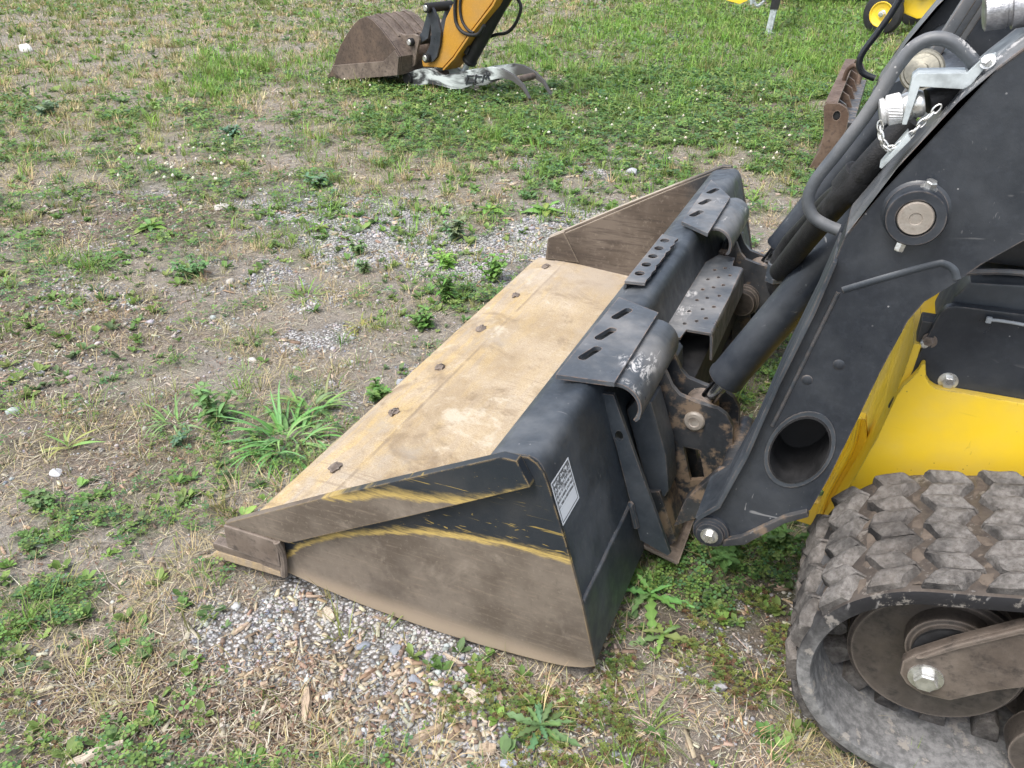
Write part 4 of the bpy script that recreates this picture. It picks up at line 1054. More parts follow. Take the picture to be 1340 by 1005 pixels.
# cab front: pillars, pane, a lower bar pair
for y in (.60, 1.56):
    box('cab_pillar', (1.74, 1.80), (y, y+.05), (.95, 2.35), MAT['dark_gap'], loader, .008)
box('cab_pillar', (2.9, 2.96), (.60, .65), (.95, 2.35), MAT['dark_gap'], loader, .008)
box('cab_pillar', (2.9, 2.96), (1.56, 1.61), (.95, 2.35), MAT['dark_gap'], loader, .008)
box('cab_roof', (1.70, 3.0), (.56, 1.65), (2.35, 2.43), MAT['hood'], loader, .02)
box('cab_window', (1.765, 1.772), (.652, 1.558), (1.10, 2.33), MAT['glass'], loader, .001)
for y0, x0 in ((1.22, 1.44), (1.34, 1.47), (1.46, 1.50)):
    prism('front_bar', [(x0-.06, 1.00), (x0-.03, 1.00), (x0+.10, 1.34), (x0+.07, 1.34)], y0, y0+.045, MAT['dark_worn'], loader, b=.006)
cyl('arm_cross_tube', (1.50, .372, 1.10), (1.50, 1.828, 1.10), .055, MAT['dark_clean'], loader, 32)
# hoses behind the hoop
tube('hydraulic_hose', [(1.25, .98, .53), (1.20, .96, .555), (1.178, .95, .60), (1.180, .95, .655), (1.200, .93, .715), (1.240, .84, .80), (1.29, .66, .92), (1.34, .46, 1.02), (1.385, .42, 1.09)], .020, MAT['hose'], loader, 14, 8)
tube('hydraulic_hose', [(1.21, .66, .74), (1.262, .52, .875), (1.300, .44, .965), (1.35, .41, 1.06), (1.40, .405, 1.14)], .024, MAT['hose'], loader, 14, 8)
cyl('hose_ferrule', (1.1785, .951, .606), (1.1795, .95, .652), .0235, MAT['dark'], loader)
hexbolt('hose_nut', (1.1785, .951, .600), (0, 0, 1), .026, MAT['dark'], loader, .014, False)
cyl('hose_ferrule', (1.365, .437, 1.056), (1.388, .421, 1.094), .0235, MAT['brushed'], loader)
lathe('hose_clamp', (1.318, .436, .998), (.38, -.2, .72), [(0, .027), (.003, .033), (.045, .033), (.048, .027)], MAT['hose'], loader, 24)
tube('hydraulic_hose', [(1.41, .30, 1.19), (1.435, .31, 1.198), (1.475, .34, 1.205), (1.53, .37, 1.21)], [.019]*25, MAT['hose'], loader, 14, 8)
# quick coupling with dust cap, bracket and chain
ax = Vector((.92, .10, .27)).normalized(); p0 = Vector((1.345, .283, 1.172))
qc = lathe('quick_coupling', p0 + ax*.034, ax, [(0, .019), (.006, .021), (.010, .021), (.012, .018), (.020, .0205), (.026, .0205), (.030, .018)], MAT['zinc'], loader, 32)
bm = bmesh.new(); add_lathe(bm, p0, ax, [(0, .016), (.002, .021), (.008, .0215), (.009, .019), (.010, .019), (.011, .022), (.032, .0225), (.034, .019)], 40)
cap = finish('dust_cap', bm, MAT['alu'], qc, 30)
a_, u_, v_ = frame(ax)
bm = bmesh.new()
for i in range(30):                                             # knurled grip
    an = 2*math.pi*i/30; d = u_*math.cos(an) + v_*math.sin(an); d2 = u_*math.cos(an+.25) + v_*math.sin(an+.25)
    add_tube(bm, [p0 + a_*.012 + d*.0222, p0 + a_*.031 + d2*.0224], .0012, 5)
finish('knurled_grip', bm, MAT['alu'], qc, 0)
cyl('cap_vent', p0 + a_*.024 - u_*.0215*math.cos(.3) , p0 + a_*.024 - u_*.0245, .0022, MAT['dark_gap'], qc, 10)
mount = prism('coupling_bracket', [(1.381, 1.160), (1.381, 1.229), (1.388, 1.236), (1.453, 1.240), (1.468, 1.261), (1.484, 1.270), (1.487, 1.258), (1.474, 1.247), (1.462, 1.224), (1.454, 1.217), (1.394, 1.217), (1.388, 1.160)], .262, .270, MAT['greysteel'], loader, b=.0015)
prism('bracket_lip', [(1.381, 1.160), (1.381, 1.229), (1.388, 1.236), (1.453, 1.240), (1.453, 1.237), (1.390, 1.233), (1.384, 1.227), (1.384, 1.160)], .2705, .318, MAT['greysteel'], mount, b=.001)
hexbolt('bracket_bolt', (1.476, .261, 1.257), (-.45, -.8, .4), .0075, MAT['zinc'], mount, .009)
prism('bracket_foot', [(1.392, 1.150), (1.362, 1.096), (1.366, 1.094), (1.398, 1.142)], .244, .290, MAT['greysteel'], mount, b=.001)
# chain of the dust cap: separate links along a sagging line
chain = crom([(1.350, .268, 1.158), (1.356, .262, 1.138), (1.370, .258, 1.123), (1.388, .258, 1.134), (1.405, .258, 1.160), (1.428, .262, 1.192)], 3)
cl = 0; bm = bmesh.new()
for i, (a, b) in enumerate(zip(chain, chain[1:])):
    m, d = (a+b)/2, (b-a).normalized(); _, uu, vv = frame(d); nn = uu if i % 2 else vv
    ring = [m + d*(.0085*math.cos(t)) + nn*(.0045*math.sin(t)) for t in np.linspace(0, 2*math.pi, 11)]
    add_tube(bm, ring, .0016, 6)
finish('cap_chain', bm, MAT['zinc'], loader, 60)
# second coupling seen end-on, and the big one at the arm top
d2 = Vector((-.15, -.95, .25)).normalized()
lathe('coupling_disc', (1.402, .520, 1.203), d2, [(-.05, .020), (-.01, .022), (-.008, .036), (.0, .037), (.003, .034), (.003, .030), (.006, .028), (.008, .012), (.020, .010), (.021, .004)], MAT['plug'], loader, 36)
ax3 = Vector((.97, .05, .22)).normalized()
big_c = lathe('flat_face_coupling', (1.462, .36, 1.312), ax3, [(0, .022), (.002, .026), (.030, .027), (.031, .025), (.036, .025), (.037, .030), (.085, .030), (.087, .026), (.16, .026)], MAT['brushed'], loader, 40)
box('coupling_block', (1.535, 1.60), (.325, .475), (1.27, 1.345), MAT['dark'], loader, .006)
lathe('flat_face_coupling', (1.466, .44, 1.345), ax3, [(0, .020), (.002, .024), (.030, .025), (.031, .023), (.05, .023), (.12, .024)], MAT['alu'], loader, 36)
# ------------------------------------------------------------------ rubber track
def track(y0, y1, mir):
    R0, c0 = .232, Vector((1.632, .254)); sl_ = math.radians(25)
    R1, c1 = .20, Vector((2.72, .254 + .232*math.cos(sl_) * 0 + 1.09*math.tan(sl_)*.62))
    # belt path: convex hull of idler, sprocket and a rear idler, walked anticlockwise seen from the near side
    cs = [(c0.x, c0.y, R0), (c1.x, c1.y, R1), (3.02, .254, R0)]
    pts = []
    for (x, z, r) in cs:
        for k in range(720):
            a = k*math.pi/360; pts.append((x + r*math.cos(a), z + r*math.sin(a)))
    pts = sorted(set((round(a, 5), round(b, 5)) for a, b in pts))
    def half(ps):
        h = []
        for p in ps:
            while len(h) > 1 and (h[-1][0]-h[-2][0])*(p[1]-h[-2][1]) - (h[-1][1]-h[-2][1])*(p[0]-h[-2][0]) <= 0: h.pop()
            h.append(p)
        return h
    hull = half(pts)[:-1] + half(pts[::-1])[:-1]
    L = [0]
    for a, b in zip(hull, hull[1:] + hull[:1]): L.append(L[-1] + math.hypot(b[0]-a[0], b[1]-a[1]))
    tot = L[-1]; N = 47; pitch = tot/N
    H = hull + hull[:1]
    def at(s):
        s %= tot; i = int(np.searchsorted(L, s, 'right'))-1; i = min(i, len(hull)-1)
        t = (s-L[i])/max(1e-9, L[i+1]-L[i]); a, b = Vector(H[i]), Vector(H[i+1])
        return a + (b-a)*t
    def fr(s):
        p = at(s); d = (at(s+.012)-at(s-.012)).normalized()
        return p, d, Vector((d.y, -d.x))                      # outward normal for an anticlockwise walk
    # belt: a closed ring with bevelled edges
    M = 264; th = .030
    sec = [(y0, -th*.35), (y0+.004, .0), (y0+.022, .004), (y1-.022, .004), (y1-.004, .0), (y1, -th*.35), (y1, -th*.8), (y1-.012, -th), (y0+.012, -th), (y0, -th*.8)]
    bm = bmesh.new(); rings = []
    for k in range(M):
        p, d, n = fr(tot*k/M)
        rings.append([bm.verts.new((p.x + n.x*o, y, p.y + n.y*o)) for y, o in sec])
    for k in range(M):
        A, B = rings[k], rings[(k+1) % M]
        for i in range(len(sec)): bm.faces.new((A[i], A[(i+1) % len(sec)], B[(i+1) % len(sec)], B[i]))
    bmesh.ops.recalc_face_normals(bm, faces=bm.faces)
    belt = finish('rubber_track', bm, MAT['belt'], loader, 50)
    og = ORG[belt]
    # a tread bar: seven stepped blocks set in a zigzag across the belt
    def bar(seed):
        rnd = random.Random(seed); bm = bmesh.new(); ns = 8; wy = (y1-y0-.020)/ns; h = .026
        for j in range(ns):
            ya, yb = y0 + .010 + j*wy, y0 + .010 + (j+1)*wy
            o1, o2 = (-.016, .014) if j % 2 == 0 else (.014, -.016)
            o1 += rnd.uniform(-.003, .003); o2 += rnd.uniform(-.003, .003)
            hw = .032 + rnd.uniform(-.002, .002); h1 = h + rnd.uniform(-.002, .001); hh = h1 - .007
            ga = .0
            B = [(-hw*1.12+o1, ya), (hw*1.12+o1, ya), (hw*1.12+o2, yb), (-hw*1.12+o2, yb)]
            ym = ya + (yb-ya)*.62; om = o1 + (o2-o1)*.62
            T = [(-hw*.86+o1, ya, hh), (hw*.86+o1, ya, hh), (hw*.90+om, ym, h1), (-hw*.90+om, ym, h1), (hw*.84+o2, yb, hh-.003), (-hw*.84+o2, yb, hh-.003)]
            b = [bm.verts.new((x, y, -.004)) for x, y in B]
            t = [bm.verts.new((x + rnd.uniform(-.0015, .0015), y, z + rnd.uniform(-.001, .001))) for x, y, z in T]
            for f in ((t[0], t[1], t[2], t[3]), (t[3], t[2], t[4], t[5]), (b[0], b[1], t[1], t[0]), (b[2], b[3], t[5], t[4])): bm.faces.new(f)
            bm.faces.new((b[1], b[2], t[4], t[2], t[1])); bm.faces.new((b[3], b[0], t[0], t[3], t[5]))
        bmesh.ops.recalc_face_normals(bm, faces=bm.faces)
        bev(bm, .0042, 40, 1)
        bmesh.ops.subdivide_edges(bm, edges=[e for e in bm.edges if e.calc_length() > .014], cuts=1, use_grid_fill=True)
        for v in bm.verts:
            if v.co.z > -.002:
                q = v.co*42 + Vector((seed*7, 0, 0)); q2 = v.co*130
                v.co += Vector((noise.noise(q), noise.noise(q+Vector((9, 3, 1)))*.6, noise.noise(q+Vector((2, 8, 5)))))*.0036 + Vector((noise.noise(q2), 0, noise.noise(q2+Vector((4, 4, 4)))))*.0014
        me = bpy.data.meshes.new('tread_bar'); bm.to_mesh(me); bm.free(); me.materials.append(MAT['lug'])
        me.shade_smooth(); me.set_sharp_from_angle(angle=math.radians(28))
        return me
    bars = [bar(s + 10*mir) for s in range(5)]
    gm = bmesh.new(); yc = (y0+y1)/2 + (.03 if mir else -.03)
    add_prism(gm, [(-.024, 0), (.024, 0), (.017, .040), (.007, .052), (-.009, .050), (-.018, .038)], yc-.022, yc+.022, lambda u, v, w: Vector((u, w, v)))
    bmesh.ops.recalc_face_normals(gm, faces=gm.faces); bev(gm, .004)
    gme = bpy.data.meshes.new('guide_lug'); gm.to_mesh(gme); gm.free(); gme.materials.append(MAT['lug']); gme.shade_smooth(); gme.set_sharp_from_angle(angle=math.radians(35))
    soils = []
    for q in range(3):
        sm = bmesh.new(); nx, ny = 5, 22; G = []
        for j in range(ny+1):
            row = []
            for i in range(nx+1):
                u, v = -.024 + .048*i/nx, y0 + .016 + (y1-y0-.032)*j/ny
                z = .012*max(0, .55 + noise.noise(Vector((u*45 + q*9, v*38, q)))) * math.sin(math.pi*i/nx)**.6 - .003
                row.append(sm.verts.new((u + pitch*.5 + noise.noise(Vector((v*30, q, 3)))*.006, v, z + noise.noise(Vector((u*160, v*160, q)))*.002)))
            G.append(row)
        for j in range(ny):
            for i in range(nx): sm.faces.new((G[j][i], G[j][i+1], G[j+1][i+1], G[j+1][i]))
        me = bpy.data.meshes.new('packed_soil'); sm.to_mesh(me); sm.free(); me.materials.append(MAT['soil']); me.shade_smooth(); soils.append(me)
    for k in range(N):
        p, d, n = fr(pitch*(k+.35))
        X = Vector((d.x, 0, d.y)); Z = Vector((n.x, 0, n.y)); Yv = Vector((0, 1, 0))
        if X.cross(Yv).dot(Z) < 0: X = -X
        Mx = Matrix((X, Yv, Z)).transposed().to_4x4(); Mx.translation = Vector((p.x, 0, p.y)) - og
        o = bpy.data.objects.new('tread_bar', bars[(k*3) % 5]); link(o, belt); o.matrix_local = Mx
        p2, d2, n2 = fr(pitch*(k+.85)); X2, Z2 = Vector((d2.x, 0, d2.y)), Vector((n2.x, 0, n2.y))
        if X2.cross(Yv).dot(Z2) < 0: X2 = -X2
        Ms = Matrix((X2, Yv, Z2)).transposed().to_4x4(); Ms.translation = Vector((p2.x, 0, p2.y)) - X2*(pitch*.5) - og
        so_ = bpy.data.objects.new('packed_soil', soils[k % 3]); link(so_, belt); so_.matrix_local = Ms
        Zi = -Z; Xi = -X
        Mi = Matrix((Xi, Yv, Zi)).transposed().to_4x4(); Mi.translation = Vector((p.x, 0, p.y)) - Z*th - og
        g = bpy.data.objects.new('guide_lug', gme); link(g, belt); g.matrix_local = Mi
    # front idler and its fork arm, rollers, sprocket, frame
    s = -1 if not mir else 1; yo = y0 if not mir else y1; inn = lambda t: yo - s*t
    idl = lathe('front_idler', (c0.x, inn(.085), c0.y), (0, -s, 0), [(0, .05), (.004, .142), (.012, .150), (.028, .150), (.034, .140), (.062, .130), (.066, .140), (.090, .150), (.106, .150), (.110, .05)], MAT['mudsteel_shade'], loader, 48)
    lathe('idler_hub', (c0.x+.010, inn(.042), c0.y+.060), (0, -s, 0), [(0, .040), (.004, .058), (.010, .062), (.014, .062), (.016, .072), (.10, .075), (.104, .06)], MAT['mudsteel_shade'], idl, 36)
    lathe('hub_seal', (c0.x+.010, inn(.040), c0.y+.060), (0, -s, 0), [(0, .050), (.002, .061), (.008, .061)], MAT['dark_gap'], idl, 36)
    FA = [(1.570, .270), (1.568, .300), (1.582, .322), (1.633, .375), (1.714, .448), (1.80, .490), (2.6, .500), (2.7, .26), (1.95, .30), (1.80, .328), (1.751, .318), (1.714, .292), (1.658, .240), (1.615, .236), (1.585, .250)]
    def P(u, v, w): return Vector((u, inn(w), v))
    fa = prism('idler_fork', FA, .014, .036, MAT['fork'], loader, P, (), .006)
    hexbolt('idler_bolt', (1.610, inn(.014), .281), (0, s, 0), .020, MAT['zinc'], fa, .014)
    prism('fork_rib', [(1.585, .322), (1.633, .376), (1.714, .449), (1.80, .491), (2.6, .501), (2.6, .488), (1.80, .478), (1.714, .436), (1.64, .370), (1.60, .330)], .006, .016, MAT['fork'], fa, P, (), .003)
    prism('dark_backing_sheet', [(1.50, .12), (1.58, .06), (3.0, .06), (3.1, .12), (3.1, .40), (2.7, .80), (1.9, .56), (1.62, .44), (1.50, .36)], .245, .255, MAT['dark_gap'], loader, P, (), .003)  # dark sheet added behind the idler to block light and blacken the recess
    box('track_frame', (1.90, 2.85), tuple(sorted((inn(.09), inn(.24)))), (.16, .40), MAT['dark_gap'], loader, .01)
    for rx in (1.86, 2.06, 2.26, 2.46, 2.66, 2.84):
        lathe('track_roller', (rx, inn(.060), .125), (0, -s, 0), [(0, .03), (.002, .075), (.05, .078), (.052, .05), (.15, .05), (.152, .078), (.20, .075), (.202, .03)], MAT['mudsteel_shade'], loader, 32)
    lathe('rear_idler', (3.02, inn(.085), .254), (0, -s, 0), [(0, .05), (.004, .168), (.03, .176), (.09, .176), (.11, .05)], MAT['mudsteel'], loader, 36)
    lathe('drive_sprocket', (c1.x, inn(.085), c1.y), (0, -s, 0), [(0, .05), (.004, .150), (.03, .160), (.09, .160), (.11, .05)], MAT['dark_gap'], loader, 36)
    return belt
track(.0, .358, False)
track(2.2-.358, 2.2, True)
# ------------------------------------------------------------------ excavator arm with bucket and thumb, standing behind
EO, EA, EW = Vector((-3.9, 6.21, 0)), Vector((.96, -.28, 0)), Vector((.28, .96, 0))
exc = thing('excavator', 'yellow excavator arm ending in a rusty bucket and chipped white thumb', 'excavator', tuple(EO))
def PE(u, v, w): return EO + EA*u + EW*w + Vector((0, 0, v))
def eprism(name, pts, w0, w1, mat, parent=exc, holes=(), b=.006): return prism(name, pts, w0, w1, mat, parent, PE, holes, b)
def ecyl(name, u, v, w0, w1, r, mat, parent=exc): return cyl(name, PE(u, v, w0), PE(u, v, w1), r, mat, parent, 20)
BS = [(-.03, .046), (.035, .103), (.087, .165), (.140, .25), (.212, .345), (.336, .464), (.456, .560), (.550, .615), (.651, .643), (.74, .61), (.841, .542), (.940, .46), (1.032, .376), (1.084, .32), (1.041, .148), (.222, .024)]
eb = eprism('bucket_side', BS, 0, .025, MAT['rust_side_shade'])
eprism('bucket_side', BS, .575, .60, MAT['rust'])
eprism('side_wear_bar', [(.08, .155), (.866, .262), (1.028, .372), (1.078, .318), (1.040, .150), (.224, .026), (.10, .085)], -.022, -.0005, MAT['rust'], eb)
sheet('bucket_shell', [(.035, .103), (.14, .25), (.212, .345), (.336, .464), (.456, .560), (.550, .615), (.651, .643), (.74, .61), (.841, .542), (.940, .46), (1.032, .376), (1.084, .32), (1.035, .150)], -.018, .026, .574, MAT['rust'], exc, .002, PE)
for k, w in enumerate((.15, .27, .39, .51)):
    sheet('wear_strip', [(.456, .563), (.550, .618), (.651, .647), (.74, .614), (.841, .546), (.930, .47)], .010, w-.02, w+.02, MAT['rust'], exc, .002, PE)
for w in (.02, .14, .26, .38, .50):
    eprism('bucket_tooth', [(.05, .10), (.10, .055), (-.10, .006), (-.12, .012)], w, w+.075, MAT['rust'])
for w in (.16, .40):
    eprism('bucket_ear', [(.80, .55), (.90, .500), (1.00, .485), (1.116, .504), (1.17, .490), (1.182, .45), (1.145, .363), (1.10, .223), (1.06, .20), (1.0, .35)], w, w+.03, MAT['rust'])
ecyl('ear_pin', 1.090, .432, .12, .46, .036, MAT['dark_gap']); ecyl('pin_end', 1.090, .432, .108, .121, .026, MAT['zinc'])
LK = [(1.290, .742), (1.316, .775), (1.359, .752), (1.425, .66), (1.464, .535), (1.440, .43), (1.394, .323), (1.340, .275), (1.270, .262), (1.232, .290), (1.252, .345), (1.310, .42), (1.335, .511), (1.330, .62), (1.300, .69)]
for w in (.17, .40):
    eprism('bucket_link', LK, w, w+.03, MAT['dark_clean'])
    eprism('tipping_link', [(1.290, .735), (1.340, .72), (1.26, .47), (1.11, .40), (1.085, .45), (1.18, .52)], w+.032, w+.06, MAT['dark'])
for (u, v) in ((1.325, .738), (1.280, .305)):
    ecyl('link_pin', u, v, .13, .47, .042, MAT['dark_gap']); ecyl('pin_end', u, v, .118, .131, .026, MAT['zinc'])
eprism('stick', [(1.17, .213), (1.16, .27), (1.30, .34), (1.42, .40), (1.50, .65), (1.66, .86), (2.1, 1.6), (2.9, 2.4), (3.1, 2.25), (2.45, 1.32), (2.06, .81), (1.772, .541), (1.571, .337), (1.43, .225)], .20, .40, MAT['old_yellow'], b=.008)
eprism('stick_flange', [(1.44, .215), (1.585, .330), (1.785, .535), (2.075, .80), (2.46, 1.31), (2.47, 1.30), (2.09, .785), (1.80, .52), (1.60, .315), (1.455, .205)], .185, .415, MAT['old_yellow'])
lo, hi = PE(1.62, .24, .33), PE(2.42, 1.26, .33); ax = (hi-lo).normalized()
tc = lathe('thumb_cylinder', lo + ax*.05, ax, [(0, .05), (.004, .068), (.03, .072), (.05, .062), (1.1, .062), (1.2, .05)], MAT['hose'], exc, 24)
cyl('rod', lo - ax*.09, lo + ax*.08, .028, MAT['greysteel'], tc)
bracket = eprism('cylinder_clamp', [(1.70, .35), (1.74, .42), (1.71, .44), (1.66, .37)], .25, .41, MAT['hose'])
TH = [(.987, .085), (1.00, .140), (1.06, .165), (1.231, .216), (1.345, .219), (1.43, .19), (1.498, .172), (1.674, .211), (1.846, .257), (2.093, .300), (2.212, .297), (2.348, .253), (2.450, .185), (2.525, .080), (2.512, .072), (2.43, .160), (2.327, .205), (2.21, .218), (1.966, .158), (1.85, .115), (1.731, .074), (1.6, .061), (1.446, .075), (1.311, .077), (1.122, .042), (1.027, .033)]
th = eprism('thumb', TH, .14, .17, MAT['thumb'])
eprism('thumb', [(u+.03, v) for u, v in TH], .40, .43, MAT['thumb'])
for (u, v) in ((2.36, .215), (1.96, .20), (1.30, .14)):
    ecyl('thumb_spacer', u, v, .171, .399, .03, MAT['rust'])
ecyl('thumb_pivot', 1.03, .10, .11, .46, .055, MAT['dark_gap'])
# worn raised marks on the thumb, too rubbed to read
for (u, v, l, a) in ((1.80, .165, .085, 1.2), (1.845, .20, .07, .1), (1.845, .145, .07, .1), (1.905, .185, .075, 1.2), (1.955, .205, .06, .1), (2.0, .195, .08, 1.2), (2.05, .22, .085, .75), (2.05, .225, .085, 2.1)):
    c, s = math.cos(a), math.sin(a)
    eprism('raised_mark', [(u + c*x - s*y, v + s*x + c*y) for x, y in ((-l/2, -.008), (l/2, -.008), (l/2, .008), (-l/2, .008))], .132, .1395, MAT['dark_clean'], th, b=.001)
tube('hydraulic_hose', [PE(*p, .185) for p in ((1.72, 1.05), (1.655, .86), (1.635, .70), (1.66, .604), (1.752, .547), (1.896, .549), (1.985, .63))], .016, MAT['hose'], exc, 10, 8)
tube('hydraulic_hose', [PE(*p, .19) for p in ((1.78, 1.0), (1.70, .80), (1.71, .66), (1.78, .58), (1.85, .56))], .013, MAT['hose'], exc, 10, 8)
tube('hydraulic_hose', [PE(*p, .43) for p in ((2.10, .87), (2.175, .815), (2.195, .745), (2.131, .625), (2.031, .549), (1.909, .526), (1.80, .49))], .015, MAT['hose'], exc, 10, 8)

# ------------------------------------------------------------------ rusty dozer blade beyond the loader arm
bl = thing('dozer_blade', 'rusty brown steel blade with a lifting eye, standing on the grass behind the loader arm', 'blade', (1.1, 4.5, 0))
EP = [(1.042, .402), (1.057, .424), (1.134, .424), (1.180, .400), (1.200, .365), (1.200, .283), (1.188, .226), (1.159, .132), (1.095, .026), (1.016, .006), (1.066, .133), (1.070, .25)]
ep = prism('end_plate', EP, 4.44, 4.47, MAT['rust_blade'], bl, holes=[circ(1.128, .352, .022, .030, 14)])
lathe('end_pin', (1.128, 4.475, .352), (0, -1, 0), [(0, .028), (.02, .028), (.024, .02)], MAT['dark_gap'], bl, 16)
prism('mould_board', [(1.020, .010), (1.072, .133), (1.080, .25), (1.052, .405), (1.066, .412), (1.098, .25), (1.090, .13), (1.04, .010)], 4.4705, 6.35, MAT['rust_blade'], bl, b=.004)
prism('top_rail', [(1.046, .408), (1.046, .428), (1.120, .428), (1.120, .408)], 4.4705, 6.35, MAT['rust_blade'], bl, b=.004)
prism('end_plate', EP, 6.351, 6.38, MAT['rust_blade'], bl)
for y in (4.78, 5.10, 5.42, 5.74, 6.06):
    prism('back_rib', [(1.092, .13), (1.10, .25), (1.082, .405), (1.16, .36), (1.20, .27), (1.17, .15)], y, y+.03, MAT['rust_blade'] if y > 4.9 else MAT['dark_mud'], bl, b=.004)
box('back_channel', (1.150, 1.235), (4.6, 6.3), (.20, .285), MAT['dark_mud'], bl, .008)
tube('lifting_eye', [(1.10, 5.30, .425), (1.115, 5.28, .50), (1.155, 5.26, .535), (1.195, 5.24, .50), (1.20, 5.22, .42)], .016, MAT['rust_blade'], bl, 10, 6)

# ------------------------------------------------------------------ wheeled yellow machine, and the trailer tongue, farther off
wc = thing('towed_cart', 'yellow cart on a black tyre with yellow wheel hub, on the grass beyond the loader', 'cart', (1.2, 11.8, 0))
wd = Vector((-.36, -.93, 0)).normalized(); wp = Vector((1.20, 11.85, .27))
wh = lathe('tyre', wp + wd*.06, -wd, [(.05, .01), (.05, .150), (0, .155), (.006, .20), (.02, .245), (.05, .268), (.09, .268), (.12, .245), (.134, .20), (.14, .155)], MAT['tyre'], wc, 40)
lathe('rim', wp + wd*.066, -wd, [(.034, .01), (.034, .080), (.030, .085), (.020, .135), (.008, .146), (0, .150), (.002, .160), (.012, .162), (.05, .15)], MAT['yellow'], wh, 32)
lathe('hub', wp + wd*.075, -wd, [(0, .020), (.004, .036), (.03, .040), (.05, .06)], MAT['zinc'], wh, 20)
lathe('tyre', wp - wd*1.15, -wd, [(.05, .01), (.05, .150), (0, .155), (.006, .20), (.02, .245), (.05, .268), (.09, .268), (.12, .245), (.134, .20), (.14, .155)], MAT['tyre'], wc, 40)
cyl('axle', wp, wp - wd*1.2, .03, MAT['dark_gap'], wc)
pv = Vector((-wd.y, wd.x, 0))
def PC(u, v, w): return wp + pv*u - wd*w + Vector((0, 0, v))
prism('body', [(.17, .02), (.20, .28), (.55, .34), (.95, .30), (.95, .02), (.40, -.05)], .14, 1.0, MAT['yellow'], wc, PC, (), .03)
prism('drawbar', [(-.2, .22), (1.4, .30), (1.4, .24), (-.2, .15)], .30, .40, MAT['yellow'], wc, PC, (), .01)
prism('fender', [(.10, .33), (.30, .40), (.70, .40), (.70, .37), (.32, .37), (.12, .30)], -.05, .14, MAT['dark'], wc, PC, (), .01)
lathe('hitch_ball', PC(.42, .22, .10), wd, [(0, .03), (.02, .035), (.04, .02)], MAT['zinc'], wc, 16)
tr_ = thing('trailer', 'yellow trailer tongue on a black and grey jack leg with a hanging chain', 'trailer', (-.22, 11.7, 0))
J0 = Vector((-.245, 11.68, 0)); jd = Vector((.055, 0, .42)).normalized()
jk = box('jack_leg', (-.042, .042), (-.042, .042), (-.01, .44), MAT['greysteel'], tr_, .006, Matrix.Translation(J0) @ Matrix.Shear('XY', 4, (.10, 0)))
box('jack_sleeve', (-.054, .054), (-.054, .054), (.305, 1.05), MAT['hose'], tr_, .008, Matrix.Translation(J0) @ Matrix.Shear('XY', 4, (.10, 0)))
box('jack_foot', (-.09, .09), (-.09, .09), (-.005, .008), MAT['greysteel'], tr_, .003, Matrix.Translation(J0))
bm = bmesh.new()
chp = crom([(-.52, 11.66, .50), (-.50, 11.66, .40), (-.44, 11.66, .345), (-.37, 11.66, .40), (-.30, 11.66, .52)], 4)
for i, (a, b) in enumerate(zip(chp, chp[1:])):
    m, d = (a+b)/2, (b-a).normalized(); _, uu, vv = frame(d); nn = uu if i % 2 else vv
    add_tube(bm, [m + d*(.028*math.cos(t)) + nn*(.015*math.sin(t)) for t in np.linspace(0, 2*math.pi, 9)], .006, 5)
finish('safety_chain', bm, MAT['greysteel'], tr_, 60)
tube('bent_strap', [(-.56, 11.66, .60), (-.545, 11.66, .45), (-.53, 11.66, .36)], .02, MAT['greysteel'], tr_, 8, 4)
box('tongue', (-.28, -.16), (11.74, 16.2), (.56, .68), MAT['yellow'], tr_, .01)
prism('coupler_plate', [(-.88, .565), (-.90, .40), (-.70, .355), (-.60, .40), (-.58, .565)], 11.72, 11.745, MAT['yellow'], tr_, b=.004)
box('cross_bar', (-.95, -.16), (11.70, 11.74), (.565, .64), MAT['yellow'], tr_, .006)
box('trailer_bed', (-1.3, .9), (16.2, 19.8), (.62, .76), MAT['dark'], tr_, .02)
for x in (-1.5, 1.0):
    lathe('wheel', (x, 18.2, .32), (1, 0, 0), [(0, .16), (.01, .26), (.04, .32), (.13, .32), (.17, .26), (.18, .16)], MAT['tyre'], tr_, 32)
# ------------------------------------------------------------------ weeds, stones and larger chips, each a thing of its own
def leaf_mesh(kind, L, W, bend, col, seed=0, seg=6):
    rnd = random.Random(seed); v, f = [], []
    for i in range(seg+1):
        t = i/seg
        if kind == 'blade': w_ = (1-t)**.7*(.55 + .6*min(1, t*4)) if t < 1 else 0
        elif kind == 'oval': w_ = math.sin(math.pi*min(1, .06 + t*.94))**.8
        elif kind == 'lance': w_ = math.sin(math.pi*t**.75)
        else: w_ = (math.sin(math.pi*t**.9)**.7)*(1.0 if i % 2 else .45)
        w_ = max(w_, .05)*W*.5*(1 + rnd.uniform(-.08, .08))
        a = bend*t
        y = L*(math.sin(a)/bend if abs(bend) > 1e-3 else t); z = L*((math.cos(a)-1)/bend if abs(bend) > 1e-3 else 0)
        tw = rnd.uniform(-.1, .1)*W
        v += [(-w_, y, z + w_*.35 + tw), (0, y, z), (w_, y, z + w_*.35 - tw)]
    for i in range(seg):
        k = 3*i; f += [(k, k+1, k+4, k+3), (k+1, k+2, k+5, k+4)]
    me = bpy.data.meshes.new('leaf'); me.from_pydata(v, [], f); me.update()
    c = [min(.9, 1.5*x*(1 + rnd.uniform(-.2, .2))) for x in col]
    at = me.attributes.new('col', 'FLOAT_COLOR', 'POINT')
    cols = []
    for i in range(seg+1):
        for j in (1.0, 1.28, 1.0): cols += [min(.9, q*j) for q in c] + [1]
    at.data.foreach_set('color', cols)
    me.materials.append(MAT['leaf']); me.shade_smooth()
    return me
def plant(name, label, cat, x, y, group='weeds growing in the yard'):
    z = float(gz(np.array([x]), np.array([y]))[0])
    return thing(name, label, cat, (x, y, z), group)
